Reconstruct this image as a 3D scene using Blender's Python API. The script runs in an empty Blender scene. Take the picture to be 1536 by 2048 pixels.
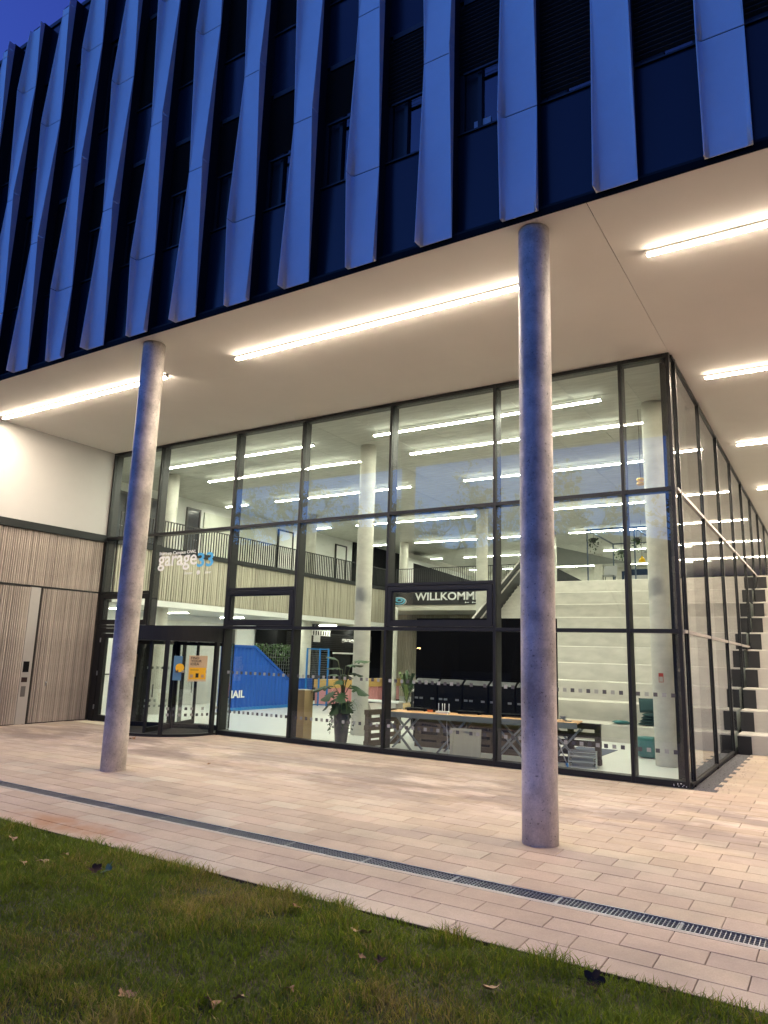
import bpy, bmesh, math, random
from mathutils import Vector, Matrix, noise as mnoise
import numpy as np
random.seed(7); rng = np.random.default_rng(7)
R = math.radians
scene = bpy.context.scene
COL = scene.collection

# ------------------------------------------------------------------ camera
cam_d = bpy.data.cameras.new("camera"); cam = bpy.data.objects.new("camera", cam_d); COL.objects.link(cam)
YAW, PITCH, ROLL, FPX = 0.562635, 0.196331, 0.031027, 1440.92
fw = Vector((-math.sin(YAW)*math.cos(PITCH), math.cos(YAW)*math.cos(PITCH), math.sin(PITCH)))
r0 = Vector((math.cos(YAW), math.sin(YAW), 0)); u0 = r0.cross(fw)
rr = r0*math.cos(ROLL)+u0*math.sin(ROLL); uu = -r0*math.sin(ROLL)+u0*math.cos(ROLL)
cam.matrix_world = Matrix(((rr.x, uu.x, -fw.x, 2.2584), (rr.y, uu.y, -fw.y, -13.2092), (rr.z, uu.z, -fw.z, 1.98), (0, 0, 0, 1)))
cam_d.sensor_fit = 'HORIZONTAL'; cam_d.sensor_width = 36.0; cam_d.lens = FPX/1536*36
cam_d.clip_start = 0.05; cam_d.clip_end = 2000
scene.camera = cam

# ------------------------------------------------------------------ dusk sky, exposure, render settings
world = bpy.data.worlds.new("World"); scene.world = world; world.use_nodes = True
wn = world.node_tree; wn.nodes.clear()
sky = wn.nodes.new("ShaderNodeTexSky"); sky.sky_type = 'NISHITA'; sky.sun_disc = False
sky.sun_elevation = R(-4.0); sky.sun_rotation = R(215); sky.air_density = 1.0; sky.dust_density = 0.3; sky.ozone_density = 6.0
tint = wn.nodes.new("ShaderNodeMix"); tint.data_type = 'RGBA'; tint.blend_type = 'MULTIPLY'
tint.inputs[0].default_value = 1.0; tint.inputs[7].default_value = (0.85, 1.95, 1.05, 1)
bg = wn.nodes.new("ShaderNodeBackground"); bg.inputs[1].default_value = 21.0
wo = wn.nodes.new("ShaderNodeOutputWorld")
wn.links.new(sky.outputs[0], tint.inputs[6]); wn.links.new(tint.outputs[2], bg.inputs[0]); wn.links.new(bg.outputs[0], wo.inputs[0])
LAMP_OUT, LAMP_IN = 290.0, 138.0
vs = scene.view_settings
vs.view_transform = 'Standard'; vs.look = 'None'; vs.gamma = 1.0; vs.exposure = 0.22; vs.use_curve_mapping = False
cy = scene.cycles
cy.use_denoising = True
cy.max_bounces = 7; cy.diffuse_bounces = 4; cy.glossy_bounces = 4; cy.transmission_bounces = 4; cy.transparent_max_bounces = 24
cy.sample_clamp_indirect = 6.0; cy.caustics_reflective = False; cy.caustics_refractive = False

# ------------------------------------------------------------------ helpers: materials
MATS = {}
def nd(nt, t, **kw):
    n = nt.nodes.new(t)
    for k, v in kw.items(): setattr(n, k, v)
    return n
def mat(name, col, rough=.6, metal=0., var=0., scale=5., stretch=(1, 1, 1), bump=0., bscale=40., rnd=0., spec=.5, attr=None, world_pos=False, coat=0., subsurface=0.):
    if name in MATS: return MATS[name]
    m = bpy.data.materials.new(name); m.use_nodes = True; nt = m.node_tree; L = nt.links
    p = nt.nodes["Principled BSDF"]
    p.inputs["Base Color"].default_value = (*col, 1); p.inputs["Roughness"].default_value = rough
    p.inputs["Metallic"].default_value = metal; p.inputs["Specular IOR Level"].default_value = spec
    p.inputs["Coat Weight"].default_value = coat
    tc = nd(nt, "ShaderNodeNewGeometry").outputs["Position"] if world_pos else nd(nt, "ShaderNodeTexCoord").outputs["Object"]
    src = None
    if attr:
        a = nd(nt, "ShaderNodeAttribute", attribute_name=attr); src = a.outputs["Color"]
    if var > 0:
        mp = nd(nt, "ShaderNodeMapping"); mp.inputs["Scale"].default_value = stretch; L.new(tc, mp.inputs[0])
        n1 = nd(nt, "ShaderNodeTexNoise"); n1.inputs["Scale"].default_value = scale; n1.inputs["Detail"].default_value = 6; n1.inputs["Roughness"].default_value = .62
        L.new(mp.outputs[0], n1.inputs["Vector"])
        mr = nd(nt, "ShaderNodeMapRange"); mr.inputs[1].default_value = .3; mr.inputs[2].default_value = .7
        mr.inputs[3].default_value = 1-var; mr.inputs[4].default_value = 1+var; L.new(n1.outputs[0], mr.inputs[0])
        vm = nd(nt, "ShaderNodeVectorMath", operation='SCALE')
        if src: L.new(src, vm.inputs[0])
        else: vm.inputs[0].default_value = col
        L.new(mr.outputs[0], vm.inputs["Scale"]); src = vm.outputs[0]
    if rnd > 0:
        oi = nd(nt, "ShaderNodeObjectInfo"); m2 = nd(nt, "ShaderNodeMapRange"); m2.inputs[3].default_value = 1-rnd; m2.inputs[4].default_value = 1+rnd
        L.new(oi.outputs["Random"], m2.inputs[0]); v2 = nd(nt, "ShaderNodeVectorMath", operation='SCALE')
        if src: L.new(src, v2.inputs[0])
        else: v2.inputs[0].default_value = col
        L.new(m2.outputs[0], v2.inputs["Scale"]); src = v2.outputs[0]
    if src: L.new(src, p.inputs["Base Color"])
    if bump > 0:
        n3 = nd(nt, "ShaderNodeTexNoise"); n3.inputs["Scale"].default_value = bscale; n3.inputs["Detail"].default_value = 5; L.new(tc, n3.inputs["Vector"])
        b = nd(nt, "ShaderNodeBump"); b.inputs["Strength"].default_value = bump; b.inputs["Distance"].default_value = .02
        L.new(n3.outputs[0], b.inputs["Height"]); L.new(b.outputs[0], p.inputs["Normal"])
    MATS[name] = m; return m
def emis(name, col, s):
    m = bpy.data.materials.new(name); m.use_nodes = True; nt = m.node_tree; nt.nodes.clear()
    e = nd(nt, "ShaderNodeEmission"); e.inputs[0].default_value = (*col, 1); e.inputs[1].default_value = s
    o = nd(nt, "ShaderNodeOutputMaterial"); nt.links.new(e.outputs[0], o.inputs[0]); MATS[name] = m; return m
def glass(name, tintc, r0v=.05, power=5.0):
    """thin architectural glass: clear transmission plus an angle-dependent mirror reflection"""
    m = bpy.data.materials.new(name); m.use_nodes = True; nt = m.node_tree; nt.nodes.clear(); L = nt.links
    lw = nd(nt, "ShaderNodeLayerWeight"); lw.inputs[0].default_value = .5
    pw = nd(nt, "ShaderNodeMath", operation='POWER'); pw.inputs[1].default_value = power; L.new(lw.outputs["Facing"], pw.inputs[0])
    mr = nd(nt, "ShaderNodeMapRange"); mr.inputs[3].default_value = r0v; mr.inputs[4].default_value = 1.0; L.new(pw.outputs[0], mr.inputs[0])
    tr = nd(nt, "ShaderNodeBsdfTransparent"); tr.inputs[0].default_value = (*tintc, 1)
    gl = nd(nt, "ShaderNodeBsdfGlossy"); gl.inputs["Roughness"].default_value = 0.0; gl.inputs["Color"].default_value = (.95, .97, 1, 1)
    mx = nd(nt, "ShaderNodeMixShader"); o = nd(nt, "ShaderNodeOutputMaterial")
    L.new(mr.outputs[0], mx.inputs[0]); L.new(tr.outputs[0], mx.inputs[1]); L.new(gl.outputs[0], mx.inputs[2]); L.new(mx.outputs[0], o.inputs[0])
    MATS[name] = m; return m

# ------------------------------------------------------------------ helpers: meshes and objects
class MB:
    """collects faces for ONE mesh object"""
    def __init__(s): s.v = []; s.f = []; s.sm = []
    def add(s, v, f, smooth=False):
        o = len(s.v); s.v += [tuple(p) for p in v]; s.f += [tuple(i+o for i in q) for q in f]; s.sm += [smooth]*len(f); return s
    def box(s, x0, x1, y0, y1, z0, z1):
        v = [(x0, y0, z0), (x1, y0, z0), (x1, y1, z0), (x0, y1, z0), (x0, y0, z1), (x1, y0, z1), (x1, y1, z1), (x0, y1, z1)]
        return s.add(v, [(0, 3, 2, 1), (4, 5, 6, 7), (0, 1, 5, 4), (1, 2, 6, 5), (2, 3, 7, 6), (3, 0, 4, 7)])
    def prism(s, pts, a, b, axis='z'):
        n = len(pts)
        def P(p, c): return (p[0], p[1], c) if axis == 'z' else ((p[0], c, p[1]) if axis == 'y' else (c, p[0], p[1]))
        v = [P(p, a) for p in pts]+[P(p, b) for p in pts]
        f = [tuple(range(n)), tuple(range(2*n-1, n-1, -1))]+[(i, i+n, (i+1) % n+n, (i+1) % n) for i in range(n)]
        return s.add(v, f)
    def bar(s, p, q, w, h=None):
        h = h or w; p = Vector(p); q = Vector(q); d = (q-p).normalized(); up = Vector((0, 0, 1)) if abs(d.z) < .95 else Vector((0, 1, 0))
        a = d.cross(up).normalized()*w/2; b = a.cross(d).normalized()*h/2
        v = [p-a-b, p+a-b, p+a+b, p-a+b, q-a-b, q+a-b, q+a+b, q-a+b]
        return s.add(v, [(0, 3, 2, 1), (4, 5, 6, 7), (0, 1, 5, 4), (1, 2, 6, 5), (2, 3, 7, 6), (3, 0, 4, 7)])
    def tube(s, pts, r, n=8, cap=True):
        pts = [Vector(p) for p in pts]; rs = r if isinstance(r, (list, tuple)) else [r]*len(pts); v = []
        for i, p in enumerate(pts):
            d = (pts[min(i+1, len(pts)-1)]-pts[max(i-1, 0)]).normalized(); up = Vector((0, 0, 1)) if abs(d.z) < .9 else Vector((1, 0, 0))
            a = d.cross(up).normalized(); b = a.cross(d)
            v += [p+(a*math.cos(t)+b*math.sin(t))*rs[i] for t in [2*math.pi*k/n for k in range(n)]]
        f = [(i*n+k, i*n+(k+1) % n, (i+1)*n+(k+1) % n, (i+1)*n+k) for i in range(len(pts)-1) for k in range(n)]
        s.add(v, f, True)
        if cap: o = len(s.v)-len(v); s.f += [tuple(o+k for k in range(n))[::-1], tuple(o+len(v)-n+k for k in range(n))]; s.sm += [False]*2
        return s
    def lathe(s, prof, cx=0, cy=0, n=32, smooth=True):
        v = [(cx+r*math.cos(2*math.pi*k/n), cy+r*math.sin(2*math.pi*k/n), z) for r, z in prof for k in range(n)]
        f = [(i*n+k, i*n+(k+1) % n, (i+1)*n+(k+1) % n, (i+1)*n+k) for i in range(len(prof)-1) for k in range(n)]
        s.add(v, f, smooth); o = len(s.v)-len(v)
        s.f += [tuple(o+k for k in range(n))[::-1], tuple(o+len(v)-n+k for k in range(n))]; s.sm += [False]*2
        return s
    def mesh(s, name, m):
        me = bpy.data.meshes.new(name); me.from_pydata(s.v, [], s.f)
        if any(s.sm): me.polygons.foreach_set("use_smooth", s.sm)
        if m: me.materials.append(m)
        me.update(); return me
    def build(s, name, m, parent=None, **kw): return link(name, s.mesh(name, m), parent, **kw)
WLOC = {}
def link(name, me, parent=None, loc=(0, 0, 0), rot=None):
    """links an object; loc is in WORLD coordinates for parents that are not turned"""
    o = bpy.data.objects.new(name, me); COL.objects.link(o)
    w = Vector(loc); WLOC[o.name] = w
    if parent is not None:
        o.parent = parent; w = w-WLOC[parent.name]
    o.location = w
    if rot: o.rotation_euler = rot
    return o
def tag(o, label=None, cat=None, group=None, kind=None):
    if label: o["label"] = label
    if cat: o["category"] = cat
    if group: o["group"] = group
    if cat and not kind: kind = "thing"
    if kind: o["kind"] = kind
    return o
def thing(name, label, cat, loc=(0, 0, 0), group=None, rotz=0):
    o = link(name, None, None, loc, (0, 0, rotz) if rotz else None); o.empty_display_size = .2
    return tag(o, label, cat, group)
BOXC = {}
def bx(name, parent, m, x0, x1, y0, y1, z0, z1, bev=0.):
    """box piece in world coordinates; alike pieces share their mesh"""
    k = (name, m.name, round(x1-x0, 4), round(y1-y0, 4), round(z1-z0, 4), bev)
    if k not in BOXC:
        a, b, c = (x1-x0)/2, (y1-y0)/2, (z1-z0)/2
        if bev:
            bm = bmesh.new(); bmesh.ops.create_cube(bm, size=1.0)
            bmesh.ops.scale(bm, vec=(2*a, 2*b, 2*c), verts=bm.verts); bmesh.ops.bevel(bm, geom=bm.edges[:], offset=bev, segments=1, affect='EDGES')
            me = bpy.data.meshes.new(name); bm.to_mesh(me); bm.free(); me.materials.append(m)
        else: me = MB().box(-a, a, -b, b, -c, c).mesh(name, m)
        BOXC[k] = me
    return link(name, BOXC[k], parent, ((x0+x1)/2, (y0+y1)/2, (z0+z1)/2))
def lbx(name, parent, m, x0, x1, y0, y1, z0, z1):
    """box part in the LOCAL frame of a thing that may be turned"""
    return loc_obj(name, MB().box(x0, x1, y0, y1, z0, z1).mesh(name, m), parent)
def loc_obj(name, me, parent, loc=(0, 0, 0), rot=None):
    o = bpy.data.objects.new(name, me); COL.objects.link(o); o.parent = parent; o.location = loc; WLOC[o.name] = Vector((0, 0, 0))
    if rot: o.rotation_euler = rot
    return o
def text(name, body, w, h, m, parent, loc, rot, bold=.0, depth=.002, local=False, shear=0.):
    cu = bpy.data.curves.new(name, 'FONT'); cu.body = body; cu.offset = bold; cu.extrude = .01; cu.shear = shear; cu.resolution_u = 3
    t = bpy.data.objects.new(name, cu); COL.objects.link(t); dg = bpy.context.evaluated_depsgraph_get()
    me = bpy.data.meshes.new_from_object(t.evaluated_get(dg)); bpy.data.objects.remove(t); bpy.data.curves.remove(cu)
    co = np.empty(len(me.vertices)*3); me.vertices.foreach_get("co", co); co = co.reshape(-1, 3)
    mn, mx = co.min(0), co.max(0); sc = np.array([w/(mx[0]-mn[0]), (h/(mx[1]-mn[1])), depth/.02])
    co = (co-np.array([mn[0], mn[1], -.01]))*sc; me.vertices.foreach_set("co", co.ravel()); me.materials.clear(); me.materials.append(m); me.update(); me.name = name
    return loc_obj(name, me, parent, loc, rot) if local else link(name, me, parent, loc, rot)
FRONT = (R(90), 0, 0)      # text facing -y
def gz(y): return .009*min(y, 0.)

# ------------------------------------------------------------------ materials
WARM = (1.0, .83, .64)
m_lamp_out = emis("lamp_diffuser_warm", WARM, LAMP_OUT)
m_lamp_in = emis("lamp_diffuser_hall", (1.0, .98, .80), LAMP_IN)
m_lampside = {m_lamp_out.name: emis("lamp_side_warm", WARM, LAMP_OUT*.16), m_lamp_in.name: emis("lamp_side_hall", (1.0, .98, .80), LAMP_IN*.12)}
m_lamp_body = mat("lamp_housing", (.72, .71, .69), .5)
m_dark = mat("anthracite_metal", (.011, .012, .0135), .45, .0, rnd=.08, spec=.35)
m_black = mat("black_matt", (.005, .005, .006), .8, spec=.15)
m_blackcloth = mat("black_panel", (.003, .003, .004), .9, spec=.1)
m_fin = mat("white_sheet_panel", (.74, .74, .75), .45, var=.03, scale=2.5, rnd=.02)
m_spandrel = mat("dark_glass_spandrel", (.010, .016, .028), .22, spec=.3, rnd=.15)
m_wall_dark = mat("facade_backing", (.004, .004, .006), .8)
m_slat = mat("blind_slat", (.02, .021, .024), .45)
m_winframe = mat("window_frame", (.012, .012, .014), .5)
m_soffit = mat("soffit_render", (.88, .84, .79), .85, var=.02, scale=.8, bump=.05, bscale=120)
m_plaster = mat("white_plaster", (.52, .515, .505), .85, var=.025, scale=1.2, bump=.06, bscale=90)
m_white = mat("white_wall", (.80, .81, .78), .8, var=.02, scale=1.0)
m_floor = mat("hall_floor", (.62, .64, .62), .28, var=.05, scale=.7, stretch=(1, .35, 1), bump=.02, bscale=6)
m_upfloor = mat("upper_floor_screed", (.5, .5, .48), .6, var=.05)
m_ceil = mat("hall_ceiling_concrete", (.58, .59, .55), .85, var=.16, scale=3.0, stretch=(.5, 3, 1), bump=.12, bscale=35, rnd=.035)
m_step = mat("step_concrete", (.54, .515, .47), .7, var=.15, scale=2.2, stretch=(.6, 1, 1.4), bump=.06, bscale=30, rnd=.04)
m_stepdark = mat("step_dark_panel", (.012, .013, .016), .6)
m_batten = mat("timber_batten_grey", (.41, .355, .31), .75, var=.16, scale=9, stretch=(3, 3, .25), bump=.1, bscale=60, rnd=.16)
m_batten_in = mat("timber_batten_pale", (.44, .405, .32), .7, var=.10, scale=9, stretch=(3, 3, .25), rnd=.14)
m_gap = mat("batten_backing", (.035, .03, .027), .9)
m_steelstrip = mat("brushed_metal_strip", (.48, .45, .43), .45, .3, var=.03)
m_steel = mat("galvanised_steel", (.42, .44, .47), .35, .8, var=.1, scale=8)
m_soil = mat("soil", (.075, .07, .025), .95, var=.35, scale=12, bump=.5, bscale=20)
m_ground = mat("rough_meadow", (.035, .045, .018), .95, var=.3, scale=.4)
m_blue = mat("container_blue", (.012, .09, .42), .4, rnd=.05)
m_blueframe = mat("blue_steel", (.02, .17, .48), .4)
m_pink = mat("pink_corrugated", (.66, .29, .30), .5)
m_yellow = mat("counter_top_wood", (.60, .38, .12), .45, var=.08, scale=6, stretch=(1, .2, 1))
m_card = mat("cardboard", (.40, .29, .14), .85, var=.05, scale=4)
m_pot = mat("planter_grey", (.045, .047, .052), .5)
m_leaf = mat("leaf_green", (.018, .055, .014), .5, rnd=.35, spec=.3)
m_leafm = mat("leaf_mid_green", (.05, .11, .025), .5, rnd=.3)
m_leafl = mat("leaf_light", (.10, .17, .03), .5, rnd=.3)
m_stem = mat("plant_stem", (.07, .08, .03), .7)
m_pallet = mat("pallet_wood", (.10, .075, .05), .8, var=.25, scale=6, stretch=(.3, 3, 3), rnd=.25)
m_osb = mat("worktop_wood", (.55, .30, .13), .6, var=.12, scale=9)
m_tgrey = mat("trestle_grey", (.16, .18, .19), .5, rnd=.1)
m_panelwood = mat("plywood_pale", (.38, .37, .29), .75, var=.06, scale=4, stretch=(3, 1, .3))
m_teal = mat("teal_fabric", (.03, .13, .135), .9, var=.06, scale=20, bump=.1, bscale=150)
m_tealk = mat("teal_dark_fabric", (.022, .06, .066), .9, rnd=.2)
m_plastic = mat("clear_plastic", (.34, .37, .38), .25)
m_whiteplastic = mat("white_plastic", (.8, .8, .8), .4)
m_textw = mat("white_lettering", (.85, .85, .85), .6)
m_textb = mat("blue_lettering", (.08, .40, .75), .6)
m_banner = mat("banner_cloth", (.022, .022, .025), .7, var=.2, scale=3)
m_cyan = mat("banner_emblem_blue", (.14, .5, .72), .6)
m_poster = mat("poster_paper", (.62, .46, .30), .8, var=.04, scale=5)
m_posterback = mat("poster_reverse", (.50, .33, .21), .8)
m_postery = mat("poster_yellow", (.85, .48, .02), .7)
m_posterb = mat("poster_blue", (.13, .28, .5), .7)
m_ink = mat("black_ink", (.01, .01, .01), .7)
m_dotd = mat("decal_dark", (.07, .07, .075), .7)
m_dotl = mat("decal_pale", (.30, .31, .29), .7)
m_lampyel = mat("yellow_enamel", (.80, .50, .01), .35)
m_navy = mat("navy_fabric", (.012, .03, .07), .9)
m_greyfab = mat("pale_grey_fabric", (.42, .43, .44), .9)
m_orange = mat("orange_plastic", (.65, .14, .03), .5)
m_tan = mat("dry_leaf_tan", (.50, .33, .17), .8, var=.2, scale=30, rnd=.2)
m_brown = mat("dry_leaf_brown", (.26, .14, .07), .8, var=.25, scale=30, rnd=.2)
m_blackleaf = mat("dry_leaf_dark", (.06, .038, .024), .9, spec=.1)
m_bark = mat("bark", (.045, .035, .028), .9, var=.3, scale=8)
m_crown = mat("tree_foliage", (.02, .03, .012), .8)
g_front = glass("facade_glass", (.955, .985, .965), .042)
g_side = glass("side_facade_glass", (.90, .93, .92), .10, 3.4)
g_door = glass("door_glass", (.97, .985, .975), .03)
g_win = glass("upper_window_glass", (.35, .38, .42), .10)
g_fros = mat("window_interior_dark", (.01, .011, .013), .8)

def concrete_column_mat():
    m = bpy.data.materials.new("cast_concrete"); m.use_nodes = True; nt = m.node_tree; L = nt.links; p = nt.nodes["Principled BSDF"]
    tc = nd(nt, "ShaderNodeTexCoord").outputs["Object"]
    oi = nd(nt, "ShaderNodeObjectInfo"); off = nd(nt, "ShaderNodeVectorMath", operation='SCALE'); off.inputs[0].default_value = (7, 3, 11); L.new(oi.outputs["Random"], off.inputs["Scale"])
    ad = nd(nt, "ShaderNodeVectorMath", operation='ADD'); L.new(tc, ad.inputs[0]); L.new(off.outputs[0], ad.inputs[1])
    def noise(sc, st, det=7, rg=.65):
        mp = nd(nt, "ShaderNodeMapping"); mp.inputs["Scale"].default_value = st; L.new(ad.outputs[0], mp.inputs[0])
        n = nd(nt, "ShaderNodeTexNoise"); n.inputs["Scale"].default_value = sc; n.inputs["Detail"].default_value = det; n.inputs["Roughness"].default_value = rg
        L.new(mp.outputs[0], n.inputs["Vector"]); return n.outputs[0]
    def rng_(o, a, b, c, d):
        r = nd(nt, "ShaderNodeMapRange"); r.inputs[1].default_value = a; r.inputs[2].default_value = b; r.inputs[3].default_value = c; r.inputs[4].default_value = d; L.new(o, r.inputs[0]); return r.outputs[0]
    def mul(a, b):
        q = nd(nt, "ShaderNodeMath", operation='MULTIPLY'); L.new(a, q.inputs[0]); L.new(b, q.inputs[1]); return q.outputs[0]
    a = rng_(noise(2.1, (1, 1, .8), 9, .7), .36, .62, .50, 1.10)       # broad blotches
    b = rng_(noise(.8, (.6, .6, 4.5), 6), .3, .62, .86, 1.06)       # casting rings
    c = rng_(noise(60, (1, 1, 1), 3), .35, .7, .86, 1.08)         # grain
    d = rng_(noise(34, (1, 1, 1), 2, .5), .27, .35, .42, 1.0)     # pores
    k = mul(mul(a, b), mul(c, d))
    v = nd(nt, "ShaderNodeVectorMath", operation='SCALE'); v.inputs[0].default_value = (.66, .60, .535); L.new(k, v.inputs["Scale"]); L.new(v.outputs[0], p.inputs["Base Color"])
    p.inputs["Roughness"].default_value = .55
    bn = nd(nt, "ShaderNodeBump"); bn.inputs["Strength"].default_value = .25; bn.inputs["Distance"].default_value = .01; L.new(k, bn.inputs["Height"]); L.new(bn.outputs[0], p.inputs["Normal"])
    MATS["cast_concrete"] = m; return m
m_conc = concrete_column_mat()
def smooth_concrete(): return mat("hall_column_concrete", (.56, .55, .49), .7, var=.10, scale=3.5, stretch=(1, 1, 1.6), bump=.06, bscale=30)
m_conc_in = smooth_concrete()

def paver_mat():
    """beige concrete slabs: own tone per slab, pale bloom and a rusty stain where the photograph shows them"""
    m = bpy.data.materials.new("paver_concrete"); m.use_nodes = True; nt = m.node_tree; L = nt.links; p = nt.nodes["Principled BSDF"]
    pos = nd(nt, "ShaderNodeNewGeometry").outputs["Position"]
    at = nd(nt, "ShaderNodeAttribute", attribute_name="tone"); oi = nd(nt, "ShaderNodeObjectInfo")
    has = nd(nt, "ShaderNodeMath", operation='GREATER_THAN'); has.inputs[1].default_value = .001; L.new(at.outputs["Fac"], has.inputs[0])
    mixt = nd(nt, "ShaderNodeMix"); L.new(has.outputs[0], mixt.inputs[0]); L.new(oi.outputs["Random"], mixt.inputs[2]); L.new(at.outputs["Fac"], mixt.inputs[3])
    ramp = nd(nt, "ShaderNodeValToRGB"); cr = ramp.color_ramp; cr.interpolation = 'LINEAR'
    cr.elements[0].color = (.385, .30, .23, 1); cr.elements[1].color = (.475, .405, .325, 1)
    for q, cc in ((.3, (.455, .355, .28)), (.55, (.415, .325, .265)), (.8, (.465, .375, .285))):
        e = cr.elements.new(q); e.color = (*cc, 1)
    L.new(mixt.outputs[0], ramp.inputs[0])
    def noise(sc, det, rg, st=(1, 1, 1)):
        mp = nd(nt, "ShaderNodeMapping"); mp.inputs["Scale"].default_value = st; L.new(pos, mp.inputs[0])
        n = nd(nt, "ShaderNodeTexNoise"); n.inputs["Scale"].default_value = sc; n.inputs["Detail"].default_value = det; n.inputs["Roughness"].default_value = rg; L.new(mp.outputs[0], n.inputs["Vector"]); return n.outputs[0]
    def rg_(o, a, b, c, d):
        r = nd(nt, "ShaderNodeMapRange"); r.inputs[1].default_value = a; r.inputs[2].default_value = b; r.inputs[3].default_value = c; r.inputs[4].default_value = d; L.new(o, r.inputs[0]); return r.outputs[0]
    def mth(op, a, b):
        q = nd(nt, "ShaderNodeMath", operation=op)
        for i, s in enumerate((a, b)):
            if isinstance(s, (int, float)): q.inputs[i].default_value = s
            else: L.new(s, q.inputs[i])
        return q.outputs[0]
    k = mth('MULTIPLY', rg_(noise(1.1, 8, .68), .3, .7, .78, 1.15), rg_(noise(85, 3, .6), .3, .7, .90, 1.08))
    v = nd(nt, "ShaderNodeVectorMath", operation='SCALE'); L.new(ramp.outputs[0], v.inputs[0]); L.new(k, v.inputs["Scale"])
    sx = nd(nt, "ShaderNodeSeparateXYZ"); L.new(pos, sx.inputs[0])
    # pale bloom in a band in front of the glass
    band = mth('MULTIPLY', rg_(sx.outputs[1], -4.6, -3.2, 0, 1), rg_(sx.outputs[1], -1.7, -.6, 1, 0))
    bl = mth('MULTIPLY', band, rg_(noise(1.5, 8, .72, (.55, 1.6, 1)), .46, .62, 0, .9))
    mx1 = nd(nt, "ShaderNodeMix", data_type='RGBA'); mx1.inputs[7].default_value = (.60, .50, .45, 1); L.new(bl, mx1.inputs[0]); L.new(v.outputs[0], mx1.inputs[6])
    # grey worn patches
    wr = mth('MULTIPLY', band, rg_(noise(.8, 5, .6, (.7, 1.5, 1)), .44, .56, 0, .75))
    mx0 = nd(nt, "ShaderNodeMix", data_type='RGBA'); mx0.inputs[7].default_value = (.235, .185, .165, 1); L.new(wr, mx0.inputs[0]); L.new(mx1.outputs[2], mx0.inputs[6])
    # rusty stain by the lawn edge
    dx = mth('ADD', sx.outputs[0], 5.55); dy = mth('ADD', sx.outputs[1], 7.55)
    d2 = mth('ADD', mth('MULTIPLY', dx, mth('MULTIPLY', dx, .55)), mth('MULTIPLY', dy, mth('MULTIPLY', dy, 7.0)))
    rs = mth('MULTIPLY', rg_(d2, 0, 1.0, .8, 0), rg_(noise(3.0, 6, .6), .35, .6, .2, 1))
    mx2 = nd(nt, "ShaderNodeMix", data_type='RGBA'); mx2.inputs[7].default_value = (.34, .14, .045, 1); L.new(rs, mx2.inputs[0]); L.new(mx0.outputs[2], mx2.inputs[6])
    L.new(mx2.outputs[2], p.inputs["Base Color"])
    p.inputs["Roughness"].default_value = .62; p.inputs["Specular IOR Level"].default_value = .4
    n3 = nd(nt, "ShaderNodeTexNoise"); n3.inputs["Scale"].default_value = 130; n3.inputs["Detail"].default_value = 4; L.new(pos, n3.inputs["Vector"])
    b = nd(nt, "ShaderNodeBump"); b.inputs["Strength"].default_value = .2; b.inputs["Distance"].default_value = .004; L.new(n3.outputs[0], b.inputs["Height"]); L.new(b.outputs[0], p.inputs["Normal"])
    MATS["paver_concrete"] = m; return m
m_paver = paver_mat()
m_bed = mat("paver_bedding", (.05, .036, .027), .95, var=.2, scale=20)

# =================================================================== THE SETTING
ZH = 7.587                     # underside of the soffit
CX = 0.0                       # glass corner stands at the origin; front glass on y=0, side glass on x=0
# ground to the horizon, with the building's own footprint on top
g = MB().box(-500, 500, -500, 500, -.6, -.16).build("ground", m_ground); tag(g, kind="structure")
bed = MB().add([(-32, -7.82, -.115), (14, -7.82, -.115), (14, 0, -.045), (-32, 0, -.045), (-32, 14, -.045), (14, 14, -.045)], [(0, 1, 2, 3), (3, 2, 5, 4)])
pav = bed.build("pavement", m_bed); tag(pav, kind="structure")

# pavers: 0.59 x 0.30 in half bond
PL, PJ = .59, .005
rows = [(-7.82, -7.565), (-7.56, -7.295), (-7.29, -7.02), (-7.015, -6.755)]
y = -6.47; k = 0
while y < 5.9:
    rows.append((y, y+.298)); y += .3035
slots = []
COLS_OUT = [(-.776, -4.86), (-8.26, -4.80)]
for i, (ya, yb) in enumerate(rows):
    x = -31.86+(.295 if (i % 2) else 0)+.11-.005
    while x < 12:
        xa, xb = x, x+PL-PJ; x += PL
        if ya > -.08 and xb < .36: continue                 # hall floor
        if ya > -.4 and xa < -10.4 and xb > -13.6: pass
        if ya > -5.0 and xb < -15.4: continue               # behind the cladding wall
        if ya < .0 < yb: pass
        if ya > -.12: xa = max(xa, .32)
        yb2 = min(yb, -.085) if (xa < .3 and yb > -.085) else yb
        if xb-xa < .08 or yb2-ya < .05: continue
        slots.append((xa, xb, ya, yb2))
def dist2(s): return ((s[0]+s[1])/2-2.26)**2+((s[2]+s[3])/2+13.2)**2
def seen(s):
    d = Vector(((s[0]+s[1])/2-2.2584, (s[2]+s[3])/2+13.2092, -2.0)); z = d.dot(fw)
    return z > 0 and abs(d.dot(rr)/z) < .62 and abs(d.dot(uu)/z) < .80
slots.sort(key=lambda s: (0 if seen(s) else 1, dist2(s)))
PCACHE = {}
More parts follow.
